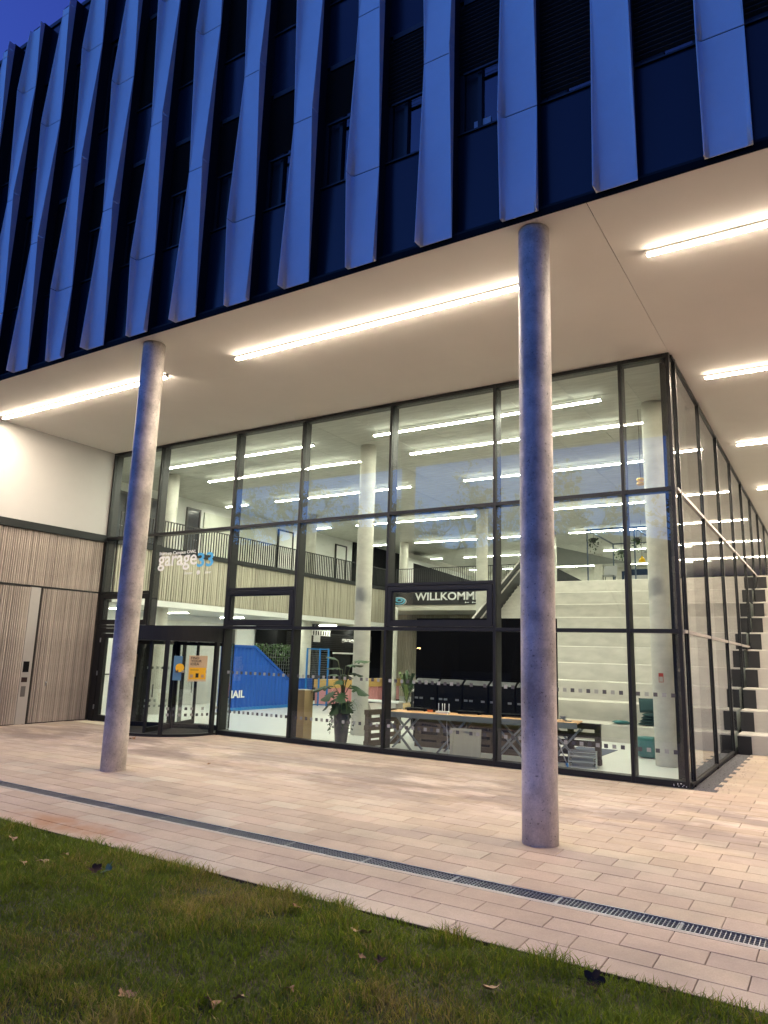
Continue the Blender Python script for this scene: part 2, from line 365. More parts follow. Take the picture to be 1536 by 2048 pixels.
def paver_mesh(w, d):
    k = (round(w, 3), round(d, 3))
    if k not in PCACHE:
        a, b, c = w/2, d/2, .004
        mb = MB().add([(-a, -b, -.05), (a, -b, -.05), (a, b, -.05), (-a, b, -.05), (-a, -b, -c), (a, -b, -c), (a, b, -c), (-a, b, -c),
                       (-a+c, -b+c, 0), (a-c, -b+c, 0), (a-c, b-c, 0), (-a+c, b-c, 0)],
                      [(0, 1, 5, 4), (1, 2, 6, 5), (2, 3, 7, 6), (3, 0, 4, 7), (4, 5, 9, 8), (5, 6, 10, 9), (6, 7, 11, 10), (7, 4, 8, 11), (8, 9, 10, 11)])
        PCACHE[k] = mb.mesh("paver", m_paver)
    return PCACHE[k]
rest_v, rest_f, rest_t = [], [], []
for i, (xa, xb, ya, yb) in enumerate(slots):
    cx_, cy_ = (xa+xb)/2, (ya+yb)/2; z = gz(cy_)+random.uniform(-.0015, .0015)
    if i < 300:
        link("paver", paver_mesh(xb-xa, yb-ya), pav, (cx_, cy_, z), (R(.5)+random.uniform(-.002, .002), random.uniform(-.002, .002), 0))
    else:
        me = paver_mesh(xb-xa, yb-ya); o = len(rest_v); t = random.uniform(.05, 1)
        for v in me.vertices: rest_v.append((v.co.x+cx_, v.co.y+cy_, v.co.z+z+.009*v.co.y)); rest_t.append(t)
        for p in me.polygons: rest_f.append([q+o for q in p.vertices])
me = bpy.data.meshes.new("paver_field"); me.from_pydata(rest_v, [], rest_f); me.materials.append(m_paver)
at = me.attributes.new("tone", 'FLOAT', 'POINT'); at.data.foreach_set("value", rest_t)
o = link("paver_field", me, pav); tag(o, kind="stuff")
# pale service covers set in the paving near the cladding wall
for (xa, xb, ya, yb) in ((-15.3, -13.6, -.62, -.2),):
    bx("cover_slab", pav, mat("pale_slab", (.6, .54, .42), .7, var=.05), xa, xb, ya, yb, gz(ya)+.0005, gz(ya)+.006)
# steel lawn edging
e_ = MB().box(-32, 14, -7.862, -7.852, -.3, -.060).box(-32, 14, -7.85, -7.826, -.2, -.082).build("lawn_edging", mat("edging_steel", (.06, .035, .025), .7, .3, var=.3, scale=15))
tag(e_, kind="structure")

# slot drain with grating
dr = thing("drain_channel", "long narrow drainage channel with steel grating between lawn and columns", "drain", (-2, -6.6, -.1))
zd = gz(-6.6)
MB().box(-32, 14, -6.752, -6.702, -.2, zd-.002).build("kerb", mat("drain_kerb_concrete", (.42, .38, .34), .8, var=.1, scale=8), dr)
MB().box(-32, 14, -6.70, -6.678, -.2, zd-.004).box(-32, 14, -6.492, -6.474, -.2, zd+.001).box(-32, 14, -6.68, -6.49, -.2, -.14).build("channel", m_steel, dr)
gb = MB(); x = -20.
while x < 8:
    gb.box(x, x+.006, -6.678, -6.492, zd-.03, zd-.006); x += .0345
for yy in (-6.63, -6.585, -6.54): gb.box(-20, 8, yy-.002, yy+.002, zd-.03, zd-.009)
gr = gb.build("grating", m_steel, dr); tag(gr, kind="stuff")
x = -20.
while x < 8:
    bx("grate_frame", dr, m_steel, x-.01, x+.01, -6.677, -6.493, zd-.03, zd-.005); x += 1.0
# gravel strip along the side glass
gs = MB().box(.03, .60, -.06, 5.9, -.1, -.012).build("gravel_bed", mat("gravel_dark", (.10, .10, .11), .9, var=.5, scale=60, bump=.8, bscale=70)); tag(gs, kind="structure")
gvv = MB()
for k in range(1800):
    x = random.uniform(.05, .58); yy = random.uniform(-.05, 5.85); s_ = random.uniform(.008, .018); zc = -.010
    a = [random.uniform(.7, 1.3)*s_ for _ in range(6)]
    gvv.add([(x-a[0], yy, zc), (x+a[1], yy, zc), (x, yy-a[2], zc), (x, yy+a[3], zc), (x, yy, zc+a[4]*.8)], [(0, 2, 4), (2, 1, 4), (1, 3, 4), (3, 0, 4)])
o = gvv.build("gravel", mat("gravel_stone", (.16, .16, .17), .85, var=.4, scale=50)); tag(o, kind="stuff", label="dark grey gravel strip along the foot of the side glass")

# lawn
NX, NY = 150, 90
xs = np.linspace(-32, 14, NX); ys = -7.865-np.linspace(0, 1, NY)**1.6*26
def lawn_z(x, y): return -.075+.035*mnoise.noise(Vector((x*.9, y*.9, 0)))+.012*mnoise.noise(Vector((x*4, y*4, 3)))+.02*min(1, max(0, (-7.9-y)/1.5))
lv = [(x, y, lawn_z(x, y)) for y in ys for x in xs]
lf = [(j*NX+i, (j+1)*NX+i, (j+1)*NX+i+1, j*NX+i+1) for j in range(NY-1) for i in range(NX-1)]
o = MB().add(lv, lf, True).build("lawn", m_soil); tag(o, kind="structure")
# grass blades: one sheet of real blades, dense where the camera stands over them
def grass(patches):
    P = np.concatenate([rng.random((n, 2))*np.array([x1-x0, y1-y0])+np.array([x0, y0]) for n, x0, x1, y0, y1 in patches]); nb = len(P)
    V = np.empty((nb, 5, 3)); C = np.empty((nb, 4))
    for i in range(nb):
        x, y = P[i]
        n1 = mnoise.noise(Vector((x*1.3, y*1.3, 5))); n2 = mnoise.noise(Vector((x*3.7, y*3.7, 9))); n3 = mnoise.noise(Vector((x*.7, y*.7, 2)))
        h = (.034+.050*max(0, .35+n2))*(1+.6*n1)*random.uniform(.5, 1.6)
        if y > -8.1: h *= 1.25
        w = random.uniform(.002, .0042); a = random.uniform(0, 6.283); b = random.uniform(0, 6.283)+n2*2
        lean = random.uniform(.2, 1.25)*h; bx_, by_ = math.cos(b)*lean, math.sin(b)*lean
        z = lawn_z(x, y)-.004; ca, sa = math.cos(a)*w, math.sin(a)*w
        V[i] = ((x-ca, y-sa, z), (x+ca, y+sa, z), (x-ca*.8+bx_*.35, y-sa*.8+by_*.35, z+h*.62), (x+ca*.8+bx_*.35, y+sa*.8+by_*.35, z+h*.62), (x+bx_, y+by_, z+h*.92))
        dry = .50+1.15*n3+.55*n2+random.gauss(0, .34)
        if dry > 1.12: c = (.37, .29, .09)
        elif dry > .80: c = (.30, .28, .042)
        else: c = (.16, .22, .018)
        f = random.uniform(.65, 1.3)*(1+.25*n1); C[i] = (c[0]*f, c[1]*f, c[2]*f, 1)
    me = bpy.data.meshes.new("grass"); idx = np.arange(nb)[:, None]*5
    q = np.concatenate([idx+[0, 1, 3], idx+[0, 3, 2], idx+[2, 3, 4]], 1).reshape(-1, 3)
    me.vertices.add(nb*5); me.vertices.foreach_set("co", V.ravel()); me.loops.add(len(q)*3); me.loops.foreach_set("vertex_index", q.ravel().astype(np.int32))
    me.polygons.add(len(q)); me.polygons.foreach_set("loop_start", np.arange(len(q), dtype=np.int32)*3); me.polygons.foreach_set("loop_total", np.full(len(q), 3, np.int32))
    ca = me.color_attributes.new("blade", 'FLOAT_COLOR', 'POINT'); ca.data.foreach_set("color", np.repeat(C, 5, 0).ravel()); me.update(); me.validate()
    return me
NB = 150000
parts = [grass([(NB, -6.6, 3.4, -10.9, -7.88), (16000, -9.5, -6.6, -9.5, -7.88), (4000, 3.4, 5.0, -9.5, -7.88)])]
def blade_mat():
    """thin blades: half reflect, half let the light through"""
    m = bpy.data.materials.new("grass_blade"); m.use_nodes = True; nt = m.node_tree; nt.nodes.clear(); L = nt.links
    a = nd(nt, "ShaderNodeAttribute", attribute_name="blade"); df = nd(nt, "ShaderNodeBsdfDiffuse"); tl = nd(nt, "ShaderNodeBsdfTranslucent"); gl = nd(nt, "ShaderNodeBsdfGlossy")
    gl.inputs["Roughness"].default_value = .45; mx = nd(nt, "ShaderNodeMixShader"); m2 = nd(nt, "ShaderNodeMixShader"); o = nd(nt, "ShaderNodeOutputMaterial")
    mx.inputs[0].default_value = .5; m2.inputs[0].default_value = .025
    L.new(a.outputs["Color"], df.inputs[0]); L.new(a.outputs["Color"], tl.inputs[0]); L.new(df.outputs[0], mx.inputs[1]); L.new(tl.outputs[0], mx.inputs[2])
    L.new(mx.outputs[0], m2.inputs[1]); L.new(gl.outputs[0], m2.inputs[2]); L.new(m2.outputs[0], o.inputs[0]); return m
m_blade = blade_mat()
for me in parts: me.materials.append(m_blade)
gm = parts[0]
o = link("grass", gm); tag(o, label="short green lawn grass with dry straw patches", kind="stuff")

# soffit and hall shell
sof = MB().box(-34, -.004, -5.12, -.0, ZH, ZH+.1).build("soffit", m_soffit); tag(sof, kind="structure")
MB().box(.004, 13, -5.12, 37, ZH, ZH+.1).build("soffit_panel", m_soffit, sof)
MB().box(-34, 13, -5.1, 37, ZH+.1, ZH+.16).build("slab", m_wall_dark, sof)
fl = MB().box(-18.5, -.03, .02, 33, -.3, -.004).build("hall_floor", m_floor); tag(fl, kind="structure")
cl = MB().box(-18.5, -.0, .0, 33, 7.585, 7.69).build("hall_ceiling", mat("ceiling_joint", (.20, .20, .19), .9)); tag(cl, kind="structure")
x = -18.5
ix = 0
while x < -.1:
    w = min(1.25, -.01-x); yy = .27 + (-1.25 if ix % 2 else 0)
    while yy < 33:
        ya, yb = max(yy, .25), min(yy+2.5, 33)
        if yb-ya > .1: bx("ceiling_panel", cl, m_ceil, x+.004, x+w-.004, ya+.004, yb-.004, 7.56, 7.584)
        yy += 2.5
    x += 1.25; ix += 1
uf = MB().box(-8.45, -.02, 14.4, 33, 4.5, 4.98).box(-18.5, -8.46, 16.0, 33, 4.05, 4.98).box(.02, 13, 14.4, 37, 4.5, 4.98).build("upper_floor", m_upfloor); tag(uf, kind="structure")

# ------------------------------------------------------------------ outer walls of the hall
w1 = MB().box(-18.8, -18.3, 0, 33, 0, 7.6).build("white_hall_wall", m_white); tag(w1, "tall white wall behind the timber gallery with doors in it", "wall")
w2 = MB().box(-18.8, .0, 33, 33.4, 0, 7.6).build("concrete_back_wall", m_conc_in); tag(w2, "pale concrete end wall far behind the upper landing", "wall")
w3 = MB().box(-8.5, -8.46, 14.2, 33, 0, 4.5).box(-18.3, -8.5, 19, 19.2, 0, 4.05).build("timber_end_wall", m_gap); tag(w3, "timber batten wall under the banner gallery", "wall")
x = -18.2
while x < -8.6:
    bx("batten", w3, m_batten_in, x, x+.065, 18.95, 19.0, 0, 4.04); x += .1

# =================================================================== OFFICE STOREYS ABOVE
bld = thing("office_building", "dark office storeys with tapering white vertical fins above the glass hall", "building", (-2, -5, 7.6))
MB().box(-34, 13, -4.78, 37, 7.76, 16.86).build("wall", m_wall_dark, bld)
MB().box(-34, 13, -5.14, -4.80, 7.592, 7.685).build("edge_trim", m_black, bld)
MB().box(-34, 13, -5.0, 37.1, 16.86, 16.95).build("parapet", m_dark, bld)
PITCHX, FX0 = 1.2395, -12.26
NODES_E = [7.64, 10.65, 13.62, 16.60]; NODES_O = [6.22, 9.205, 12.12, 15.04, 17.9]
YF, TH, DM = -5.18, .010, .155
def fin_section(x0, dl, dr):
    x1 = x0+.50; pts = [(x0, YF-dl), (x0+TH, YF-dl)]
    for (d, xa, sg) in ((dl, x0+TH, 1), (dr, x1-TH, -1)):
        r = min(.045, max(d-.002, .001)); arc = []
        for q in range(6):
            t = q/5*math.pi/2; arc.append((xa+sg*r*(1-math.cos(t)), YF-r+r*math.sin(t)))
        pts += arc if sg > 0 else arc[::-1]
    pts += [(x1-TH, YF-dr), (x1, YF-dr), (x1, YF+TH), (x0, YF+TH)]
    return pts
def fin_mesh(za, zb, sa, sb):
    """folded sheet: side flanges taper in opposite directions between two joints; smooth inside folds"""
    NZ = 5; rings = []
    for i in range(NZ+1):
        t = i/NZ; s = sa+(sb-sa)*t; z = za+(zb-za)*t
        rings.append([(p[0], p[1], z) for p in fin_section(0, max(.003, DM*(1+s)/2), max(.003, DM*(1-s)/2))])
    n = len(rings[0]); mb = MB()
    v = [p for r_ in rings for p in r_]; f = []; sm = []
    for i in range(NZ):
        for k in range(n): f.append((i*n+k, i*n+(k+1) % n, (i+1)*n+(k+1) % n, (i+1)*n+k)); sm.append(2 <= k <= 6 or 8 <= k <= 12)
    f += [tuple(range(n))[::-1], tuple(NZ*n+k for k in range(n))]; sm += [False]*2
    mb.v = v; mb.f = f; mb.sm = sm
    return mb.mesh("fin_panel", m_fin)
FM = {}
for i in range(-14, 20):
    x0 = FX0+PITCHX*i; odd = i % 2
    nodes = NODES_O if odd else NODES_E; sg = -1 if odd else 1
    MB().box(x0+.02, x0+.48, YF+TH+.001, -4.79, 7.69, 16.85).build("fin_backing", m_wall_dark, bld)
    for k in range(len(nodes)-1):
        za, zb = nodes[k], nodes[k+1]; sa = sg if k % 2 == 0 else -sg; sb = -sa
        if zb < 7.7: continue
        if za < 7.64: sa = sa+(sb-sa)*(7.64-za)/(zb-za); za = 7.64
        if zb > 16.8: sb = sa+(sb-sa)*(16.8-za)/(zb-za); zb = 16.8
        if zb-za < .05: continue
        kk = (odd, k)
        if kk not in FM: FM[kk] = fin_mesh(za+.008, zb-.008, sa, sb)
        link("fin_panel", FM[kk], bld, (x0, 0, 0))
    if not odd and True:
        kk = (0, 9)
        if kk not in FM: FM[kk] = fin_mesh(16.608, 16.8, -1, -.87)
        link("fin_panel", FM[kk], bld, (x0, 0, 0))
    # bay between this fin and the next
    xa, xb = x0+.46, x0+PITCHX+.04
    for (za, zb) in ((7.70, 9.36), (11.67, 12.90), (15.22, 16.84)):
        bx("spandrel_panel", bld, m_spandrel, xa, xb, -4.97, -4.95, za, zb)
        bx("sill", bld, m_winframe, xa, xb, -5.0, -4.80, zb, zb+.025)
    for row, (za, zb) in enumerate(((9.39, 11.66), (12.93, 15.21))):
        if i < -4 and row == 0 and i < -6: pass
        wdw = MB().box(xa, xa+.09, -4.92, -4.80, za, zb).box(xb-.12, xb, -4.92, -4.80, za, zb).box(xa+.09, xb-.12, -4.92, -4.80, za, za+.06).box(xa+.09, xb-.12, -4.92, -4.80, zb-.10, zb)
        wdw.box(xa+.30, xa+.36, -4.915, -4.80, za+.06, zb-.10)
        W = wdw.build("window", m_winframe, bld)
        bx("pane", W, g_win, xa+.36, xb-.12, -4.86, -4.852, za+.06, zb-.10)
        bx("vent_panel", W, m_winframe, xa+.09, xa+.30, -4.86, -4.85, za+.06, zb-.10)
        full = (row == 0 and i in (9, 10, 11, 12, 13)) or (row == 1 and i in (2, 3, 4, 5, 6, 7, 8))
        half = row == 0 and i in (0, 1, 2, 3, 4, 5, 6, 7, 8)
        if not (full or half): continue
        zlo = za+.02 if full else za+1.05+.12*math.sin(i*2.3)
        bx("blind_box", W, m_winframe, xa+.10, xb-.05, -4.995, -4.93, zb-.10, zb-.005)
        n = int((zb-.11-zlo)/.072)
        if (row == 0 and i in (7, 8, 9, 10, 11)):           # blinds close enough to count their slats
            for s_ in range(n):
                kk = "slat"
                if kk not in FM: FM[kk] = MB().add([(-.46, -.022, .018), (.46, -.022, .018), (.46, .022, -.018), (-.46, .022, -.018), (-.46, -.022, .022), (.46, -.022, .022), (.46, .022, -.014), (-.46, .022, -.014)],
                    [(0, 1, 2, 3), (4, 7, 6, 5), (0, 4, 5, 1), (1, 5, 6, 2), (2, 6, 7, 3), (3, 7, 4, 0)]).mesh("slat", m_slat)
                link("slat", FM[kk], W, ((xa+xb)/2, -4.955, zb-.14-s_*.072))
        else:
            sb_ = MB()
            for s_ in range(n):
                zz = zb-.14-s_*.072; xm = (xa+xb)/2
                sb_.add([(xm-.4, -4.977, zz+.018), (xm+.42, -4.977, zz+.018), (xm+.42, -4.933, zz-.018), (xm-.4, -4.933, zz-.018)], [(0, 1, 2, 3)])
            o = sb_.build("blind", m_slat, W); tag(o, kind="stuff")
        if half: bx("bottom_rail", W, m_slat, xa+.1, xb-.06, -4.985, -4.94, zlo-.03, zlo)
# small notice leaning inside one window
bx("paper_notice", bld, mat("notice_paper", (.55, .56, .58), .7), -1.66, -1.40, -4.875, -4.868, 9.47, 9.60)

# =================================================================== CLADDING WALL AT THE SIDE OF THE ENTRANCE
cw = thing("cladding_wall", "side wall of weathered timber battens below white plaster beside the entrance", "wall", (-15.6, -2.5, 0))
MB().box(-22, -15.512, -4.98, -.0, 5.13, ZH-.002).build("plaster", m_plaster, cw)
MB().box(-22, -15.47, -4.98, -.02, 4.93, 5.13).build("band", m_dark, cw)
MB().box(-22, -15.56, -4.98, -.0, -.1, 4.93).build("backing", m_gap, cw)
BV = []
for k in range(6):
    w, d = random.uniform(.034, .052), random.uniform(.026, .05)
    BV.append((w, d))
def batten_mesh(w, d, h, m, key):
    kk = ("bat", round(w, 4), round(d, 4), h, key)
    if kk not in FM:
        FM[kk] = MB().prism([(-.0, -w/2), (d*.75, -w/2+.002), (d, -w/2+.012), (d*.92, w/2-.004), (0, w/2)], 0, h, 'z').mesh("batten", m)
    return FM[kk]
y = -4.96
while y < -.07:
    if not (-2.13 < y < -1.80):
        for z0, h in ((gz(y)+.02, 3.44), (3.50, 1.42)):
            w, d = random.choice(BV); link("batten", batten_mesh(w, d, h, m_batten, 0), cw, (-15.56, y, z0), (0, 0, random.uniform(-.12, .12)))
    elif True:
        w, d = random.choice(BV); link("batten", batten_mesh(w, d, 1.42, m_batten, 0), cw, (-15.56, y, 3.50))
    y += .0585
MB().box(-15.56, -15.53, -4.97, -.02, 3.455, 3.50).build("joint_strip", m_dark, cw)
ic = bx("intercom_strip", cw, m_steelstrip, -15.56, -15.515, -2.12, -1.85, -.01, 3.45)
bx("screen", ic, m_black, -15.515, -15.508, -2.085, -1.925, 1.28, 1.55)
bx("card_reader", ic, mat("reader_brown", (.03, .015, .015), .4), -15.515, -15.506, -2.09, -1.935, 1.03, 1.15)
bx("key_plate", ic, mat("plate_grey", (.14, .13, .125), .5), -15.515, -15.506, -2.07, -1.95, .67, .93)
lk = MB().tube([(-15.52, -1.40, 1.02), (-15.49, -1.40, 1.02)], .022, 12).box(-15.515, -15.49, -1.41, -1.40, .93, 1.0).build("lock", m_steel, cw)

# =================================================================== GLASS FRONT
MXS = [-15.475, -13.44, -10.60, -8.43, -5.925, -3.428, -.892]; Z1, Z2, ZV = 5.035, 2.539, 3.47
gf = thing("glass_front", "tall glass front of the hall with black mullions facing the paving", "glass front", (-7.7, 0, 0))
CW, DEP = .062, .235
def mull(parent, x, z0, z1, w=CW):
    bx("mullion", parent, m_dark, x-w/2, x+w/2, .004, DEP, z0, z1); bx("mullion_cap", parent, m_dark, x-w/2+.002, x+w/2-.002, -.045, -.004, z0, z1)
for i, x in enumerate(MXS): mull(gf, x, 0.0 if i not in (2,) else 0.0, ZH-.006)
MB().box(-.06, -.0, -.045, .06, 0, ZH-.006).build("corner_post", m_dark, gf)
bays = list(zip(MXS, MXS[1:]+[-.03]))
def trans(parent, xa, xb, z, h=.07, d=.19):
    bx("transom", parent, m_dark, xa+CW/2, xb-CW/2, .004, d, z-h/2, z+h/2); bx("transom_cap", parent, m_dark, xa+CW/2, xb-CW/2, -.043, -.004, z-h/2+.001, z+h/2-.001)
def pane(parent, xa, xb, za, zb): return bx("glass_pane", parent, g_front, xa+.02, xb-.02, -.003, .003, za, zb)
lower_panes = {}
for b, (xa, xb) in enumerate(bays):
    trans(gf, xa, xb, Z1); trans(gf, xa, xb, ZH-.045, .075)
    pane(gf, xa, xb, Z1+.02, ZH-.06)
    trans(gf, xa, xb, Z2)
    if b in (0, 2, 4):
        trans(gf, xa, xb, ZV, .06)
        pane(gf, xa, xb, ZV+.02, Z1-.02)
        x0, x1, z0, z1 = xa+CW/2+.012, xb-CW/2-.012, Z2+.05, ZV-.045
        vw = MB().box(x0, x0+.09, -.05, .09, z0, z1).box(x1-.09, x1, -.05, .09, z0, z1).box(x0+.09, x1-.09, -.05, .09, z0, z0+.10).box(x0+.09, x1-.09, -.05, .09, z1-.09, z1)
        vw.box(x0+.09, x0+.125, -.03, .08, z0+.10, z1-.09).box(x1-.125, x1-.09, -.03, .08, z0+.10, z1-.09).box(x0+.125, x1-.125, -.03, .08, z0+.10, z0+.135).box(x0+.125, x1-.125, -.03, .08, z1-.125, z1-.09)
        V = vw.build("vent_window", m_dark, gf)
        bx("pane", V, g_front, x0+.12, x1-.12, -.003, .003, z0+.13, z1-.12)
    else:
        lower_panes[(b, 1)] = pane(gf, xa, xb, Z2+.02, Z1-.02)
    if b >= 2:
        trans(gf, xa, xb, .05, .10)
        lower_panes[(b, 0)] = pane(gf, xa, xb, .09, Z2-.02)
# square safety decals on the ground-floor panes, alternating dark and pale
for b in range(2, 7):
    xa, xb = bays[b]; P = lower_panes[(b, 0)]
    for zc in (1.465, .55):
        k = math.ceil((xa+.08+20)/.1435)
        while k*.1435-20 < xb-.07:
            x = k*.1435-20
            if not (k % 2 and random.random() < .12): bx("decal", P, m_dotd if k % 2 == 0 else m_dotl, x-.034, x+.034, -.006, -.0045, zc-.034, zc+.034)
            k += 1
# lettering on the glass above the revolving door
P = lower_panes[(1, 1)]
text("lettering", "garage", 1.46, .40, m_textw, P, (-13.24, -.006, 4.02), FRONT, bold=.010)
text("lettering", "33", .58, .37, m_textb, P, (-11.76, -.006, 4.08), FRONT, bold=.018)
text("lettering", "Start-up Campus OWL", 1.40, .115, m_textw, P, (-13.22, -.006, 4.425), FRONT, bold=.012)
for (x, w, t) in ((-12.2, .30, "logo_mark"), (-11.75, .12, "logo_mark"), (-11.45, .22, "logo_mark")):
    if w == .12: MB().prism([(x+.06+.06*math.cos(a*.5236), 3.94+.06*math.sin(a*.5236)) for a in range(12)], -.006, -.0045, 'y').build(t, m_textw, P)
    else: MB().box(x+.05, x+w, -.006, -.0045, 3.93, 3.945).box(x+.05, x+w*.9, -.006, -.0045, 3.905, 3.92).prism([(x, 3.90), (x+.035, 3.90), (x+.035, 3.99)], -.006, -.0045, 'y').build(t, m_textw, P)
# row of little fixing dots near the top corner
for k in range(10):
    x, z = -.25+random.uniform(0, .2), .14+random.uniform(0, .05)
    bx("fixing", gf, m_textw, x, x+.012, -.0475, -.0455, .02+k % 3*.02, .032+k % 3*.02)

# side glass, running back over the seating steps
sg_ = thing("side_glass_wall", "reflective side glass of the hall running back over the seating steps", "glass wall", (0, 8, 0))
SY = [.369+2.646*k for k in range(0, 13)]
for k, y in enumerate(SY):
    bx("mullion", sg_, m_dark, -.235, -.004, y-.03, y+.03, 0, ZH-.006); bx("mullion_cap", sg_, m_dark, .004, .04, y-.028, y+.028, -.02, ZH-.006)
prev = .03
for k, y in enumerate(SY):
    a, b = prev+.02, y-.02
    for (za, zb) in ((.09, Z2-.02), (Z2+.02, Z1-.02), (Z1+.02, ZH-.06)):
        bx("glass_pane", sg_, g_side, -.003, .003, a-.01, b+.01, za, zb)
    for z in (.05, Z2, Z1, ZH-.045):
        h = .08 if z > .1 else .10
        bx("transom", sg_, m_dark, -.17, -.0045, a+.012, b-.012, z-h/2, z+h/2)
        bx("transom_cap", sg_, m_steelstrip if Z2-.1 < z < Z1+.1 else m_dark, .0045, .036, a+.012, b-.012, z-.028, z+.028)
    prev = y

# =================================================================== REVOLVING DOOR AND SIDE DOOR
DCX, DCY, DR = -12.03, -.20, 1.40
rv = thing("revolving_door", "black framed revolving door with posters on its curved glass", "revolving door", (DCX, DCY, 0))
def arc_pts(r, a0, a1, n): return [(r*math.cos(R(a0+(a1-a0)*k/n)), r*math.sin(R(a0+(a1-a0)*k/n))) for k in range(n+1)]
def arc_wall(r0_, r1_, a0, a1, z0, z1, n=14):
    mb = MB(); o = arc_pts(r1_, a0, a1, n); i_ = arc_pts(r0_, a0, a1, n); v = []; f = []
    for k in range(n+1): v += [(*i_[k], z0), (*o[k], z0), (*o[k], z1), (*i_[k], z1)]
    for k in range(n):
        a, b = k*4, k*4+4
        f += [(a, b, b+1, a+1), (a+1, b+1, b+2, a+2), (a+2, b+2, b+3, a+3), (a+3, b+3, b, a)]
    f += [(0, 1, 2, 3), (4*n+3, 4*n+2, 4*n+1, 4*n)]
    return mb.add(v, f)
zb_ = -.01
loc_obj("canopy", arc_wall(.02, DR+.03, -180, 180, 2.17, 2.51, 56).mesh("canopy", m_dark), rv)
loc_obj("floor_ring", arc_wall(DR-.10, DR+.03, -180, 180, zb_-.03, .05, 56).mesh("floor_ring", m_dark), rv)
loc_obj("door_mat", arc_wall(.02, DR-.10, -180, 180, -.02, .012, 40).mesh("door_mat", mat("mat_dark", (.03, .03, .03), .95)), rv)
for a in (-51, -129, 0, 180, 51, 129):
    p = arc_pts(DR, a, a, 1)[0]
    loc_obj("post", MB().box(-.04, .04, -.05, .05, .05, 2.17).mesh("post", m_dark), rv, (p[0], p[1], 0), (0, 0, R(a)))
for a0, a1 in ((-51, 0), (-180, -129), (0, 51), (129, 180)):
    G = loc_obj("curved_glass", arc_wall(DR-.006, DR+.006, a0+2, a1-2, .05, 2.17).mesh("curved_glass", g_door), rv)
    q = a0+5; kk = 0
    while q < a1-4:
        for zc in (1.47, .62, .48):
            if random.random() < .85:
                p = arc_pts(DR+.010, q, q, 1)[0]
                loc_obj("decal", MB().box(-.001, .001, -.032, .032, -.032, .032).mesh("decal", m_dotd if kk % 2 else m_dotl), G, (p[0], p[1], zc), (0, 0, R(q)))
        q += 5.6; kk += 1
    if a0 == -51:
        loc_obj("poster", arc_wall(DR+.008, DR+.010, -30, -11, 1.24, 1.84, 6).mesh("poster", m_poster), G)
        loc_obj("poster_panel", arc_wall(DR+.012, DR+.013, -29, -12, 1.29, 1.56, 6).mesh("poster_panel", m_postery), G)
        p = arc_pts(DR+.036, -28.3, -28.3, 1)[0]
        for t, w, zz in (("FIND", .20, 1.755), ("YOUR", .27, 1.685), ("IDEA", .21, 1.615)):
            text("poster_lettering", t, w, .055, m_ink, G, (p[0], p[1], zz), (R(90), 0, R(-20.0+90)), bold=.005, local=True)
        for s_ in range(3):
            loc_obj("poster_print", arc_wall(DR+.0135, DR+.0142, -28+s_*5.5, -25+s_*5.5, 1.33, 1.40 if s_ != 1 else 1.43, 2).mesh("poster_print", m_ink if s_ == 1 else m_posterback), G)
        loc_obj("poster_print", arc_wall(DR+.0135, DR+.0142, -28, -20, 1.50, 1.51, 3).mesh("poster_print", m_ink), G)
        loc_obj("blue_poster", arc_wall(DR-.010, DR-.008, -44, -36, 1.26, 1.82, 4).mesh("blue_poster", m_posterb), G)
        loc_obj("blue_poster_disc", MB().prism([(.10*math.cos(k*.5236), .10*math.sin(k*.5236)) for k in range(12)], -.001, .001, 'x').mesh("blue_poster_disc", m_postery), G, (*arc_pts(DR+.009, -38, -38, 1)[0], 1.55), (0, 0, R(-38)))
    if a0 == -180:
        loc_obj("poster_back", arc_wall(DR-.012, DR-.010, -178, -163, 1.24, 1.82, 5).mesh("poster_back", m_posterback), G)
        loc_obj("warning_sign", arc_wall(DR-.016, DR-.014, -168, -155, 1.62, 1.77, 4).mesh("warning_sign", m_textw), G)
loc_obj("centre_post", MB().tube([(0, 0, .05), (0, 0, 2.17)], .045, 12).mesh("centre_post", m_dark), rv)
for a in (-68, 22, 112, 202):
    wg = loc_obj("wing", MB().box(.05, .10, -.025, .025, .06, 2.16).box(DR-.13, DR-.06, -.03, .03, .06, 2.16).box(.10, DR-.13, -.025, .025, 2.08, 2.16).box(.10, DR-.13, -.025, .025, .06, .17).mesh("wing", m_dark), rv, (0, 0, 0), (0, 0, R(a)))
    loc_obj("pane", MB().box(.09, DR-.12, -.005, .005, .16, 2.09).mesh("pane", g_door), wg)
    loc_obj("push_bar", MB().tube([(DR-.20, .06, .85), (DR-.20, .06, 1.15)], .012, 8).mesh("push_bar", m_dark), wg)
# small lit sensor under the canopy front
for a in (-30, -20):
    loc_obj("sensor", MB().tube([(0, 0, 0), (0, 0, .02)], .03, 12).mesh("sensor", m_steel), rv, (*arc_pts(DR-.2, a, a, 1)[0], 2.145))

sd = thing("hinged_entrance_door", "narrow black framed glass door between cladding wall and revolving door", "door", (-14.45, 0, 0))
MB().box(-15.44, -15.25, -.06, .08, -.02, 2.49).box(-13.62, -13.47, -.06, .08, -.02, 2.49).box(-15.25, -13.62, -.06, .08, 2.36, 2.49).build("frame", m_dark, sd)
MB().box(-15.24, -15.05, -.05, .05, .0, 2.35).box(-13.74, -13.63, -.05, .05, .0, 2.35).box(-15.05, -13.74, -.05, .05, 2.22, 2.35).box(-15.05, -13.74, -.05, .05, .0, .16).build("leaf", m_dark, sd)
bx("pane", sd, g_door, -15.05, -13.74, -.004, .004, .16, 2.22)
MB().tube([(-13.70, -.11, .55), (-13.70, -.11, 1.75)], .016, 8).build("handle", m_steel, sd)
for z in (.3, 1.2, 2.1): bx("hinge", sd, m_steel, -15.262, -15.238, -.075, -.05, z, z+.12)

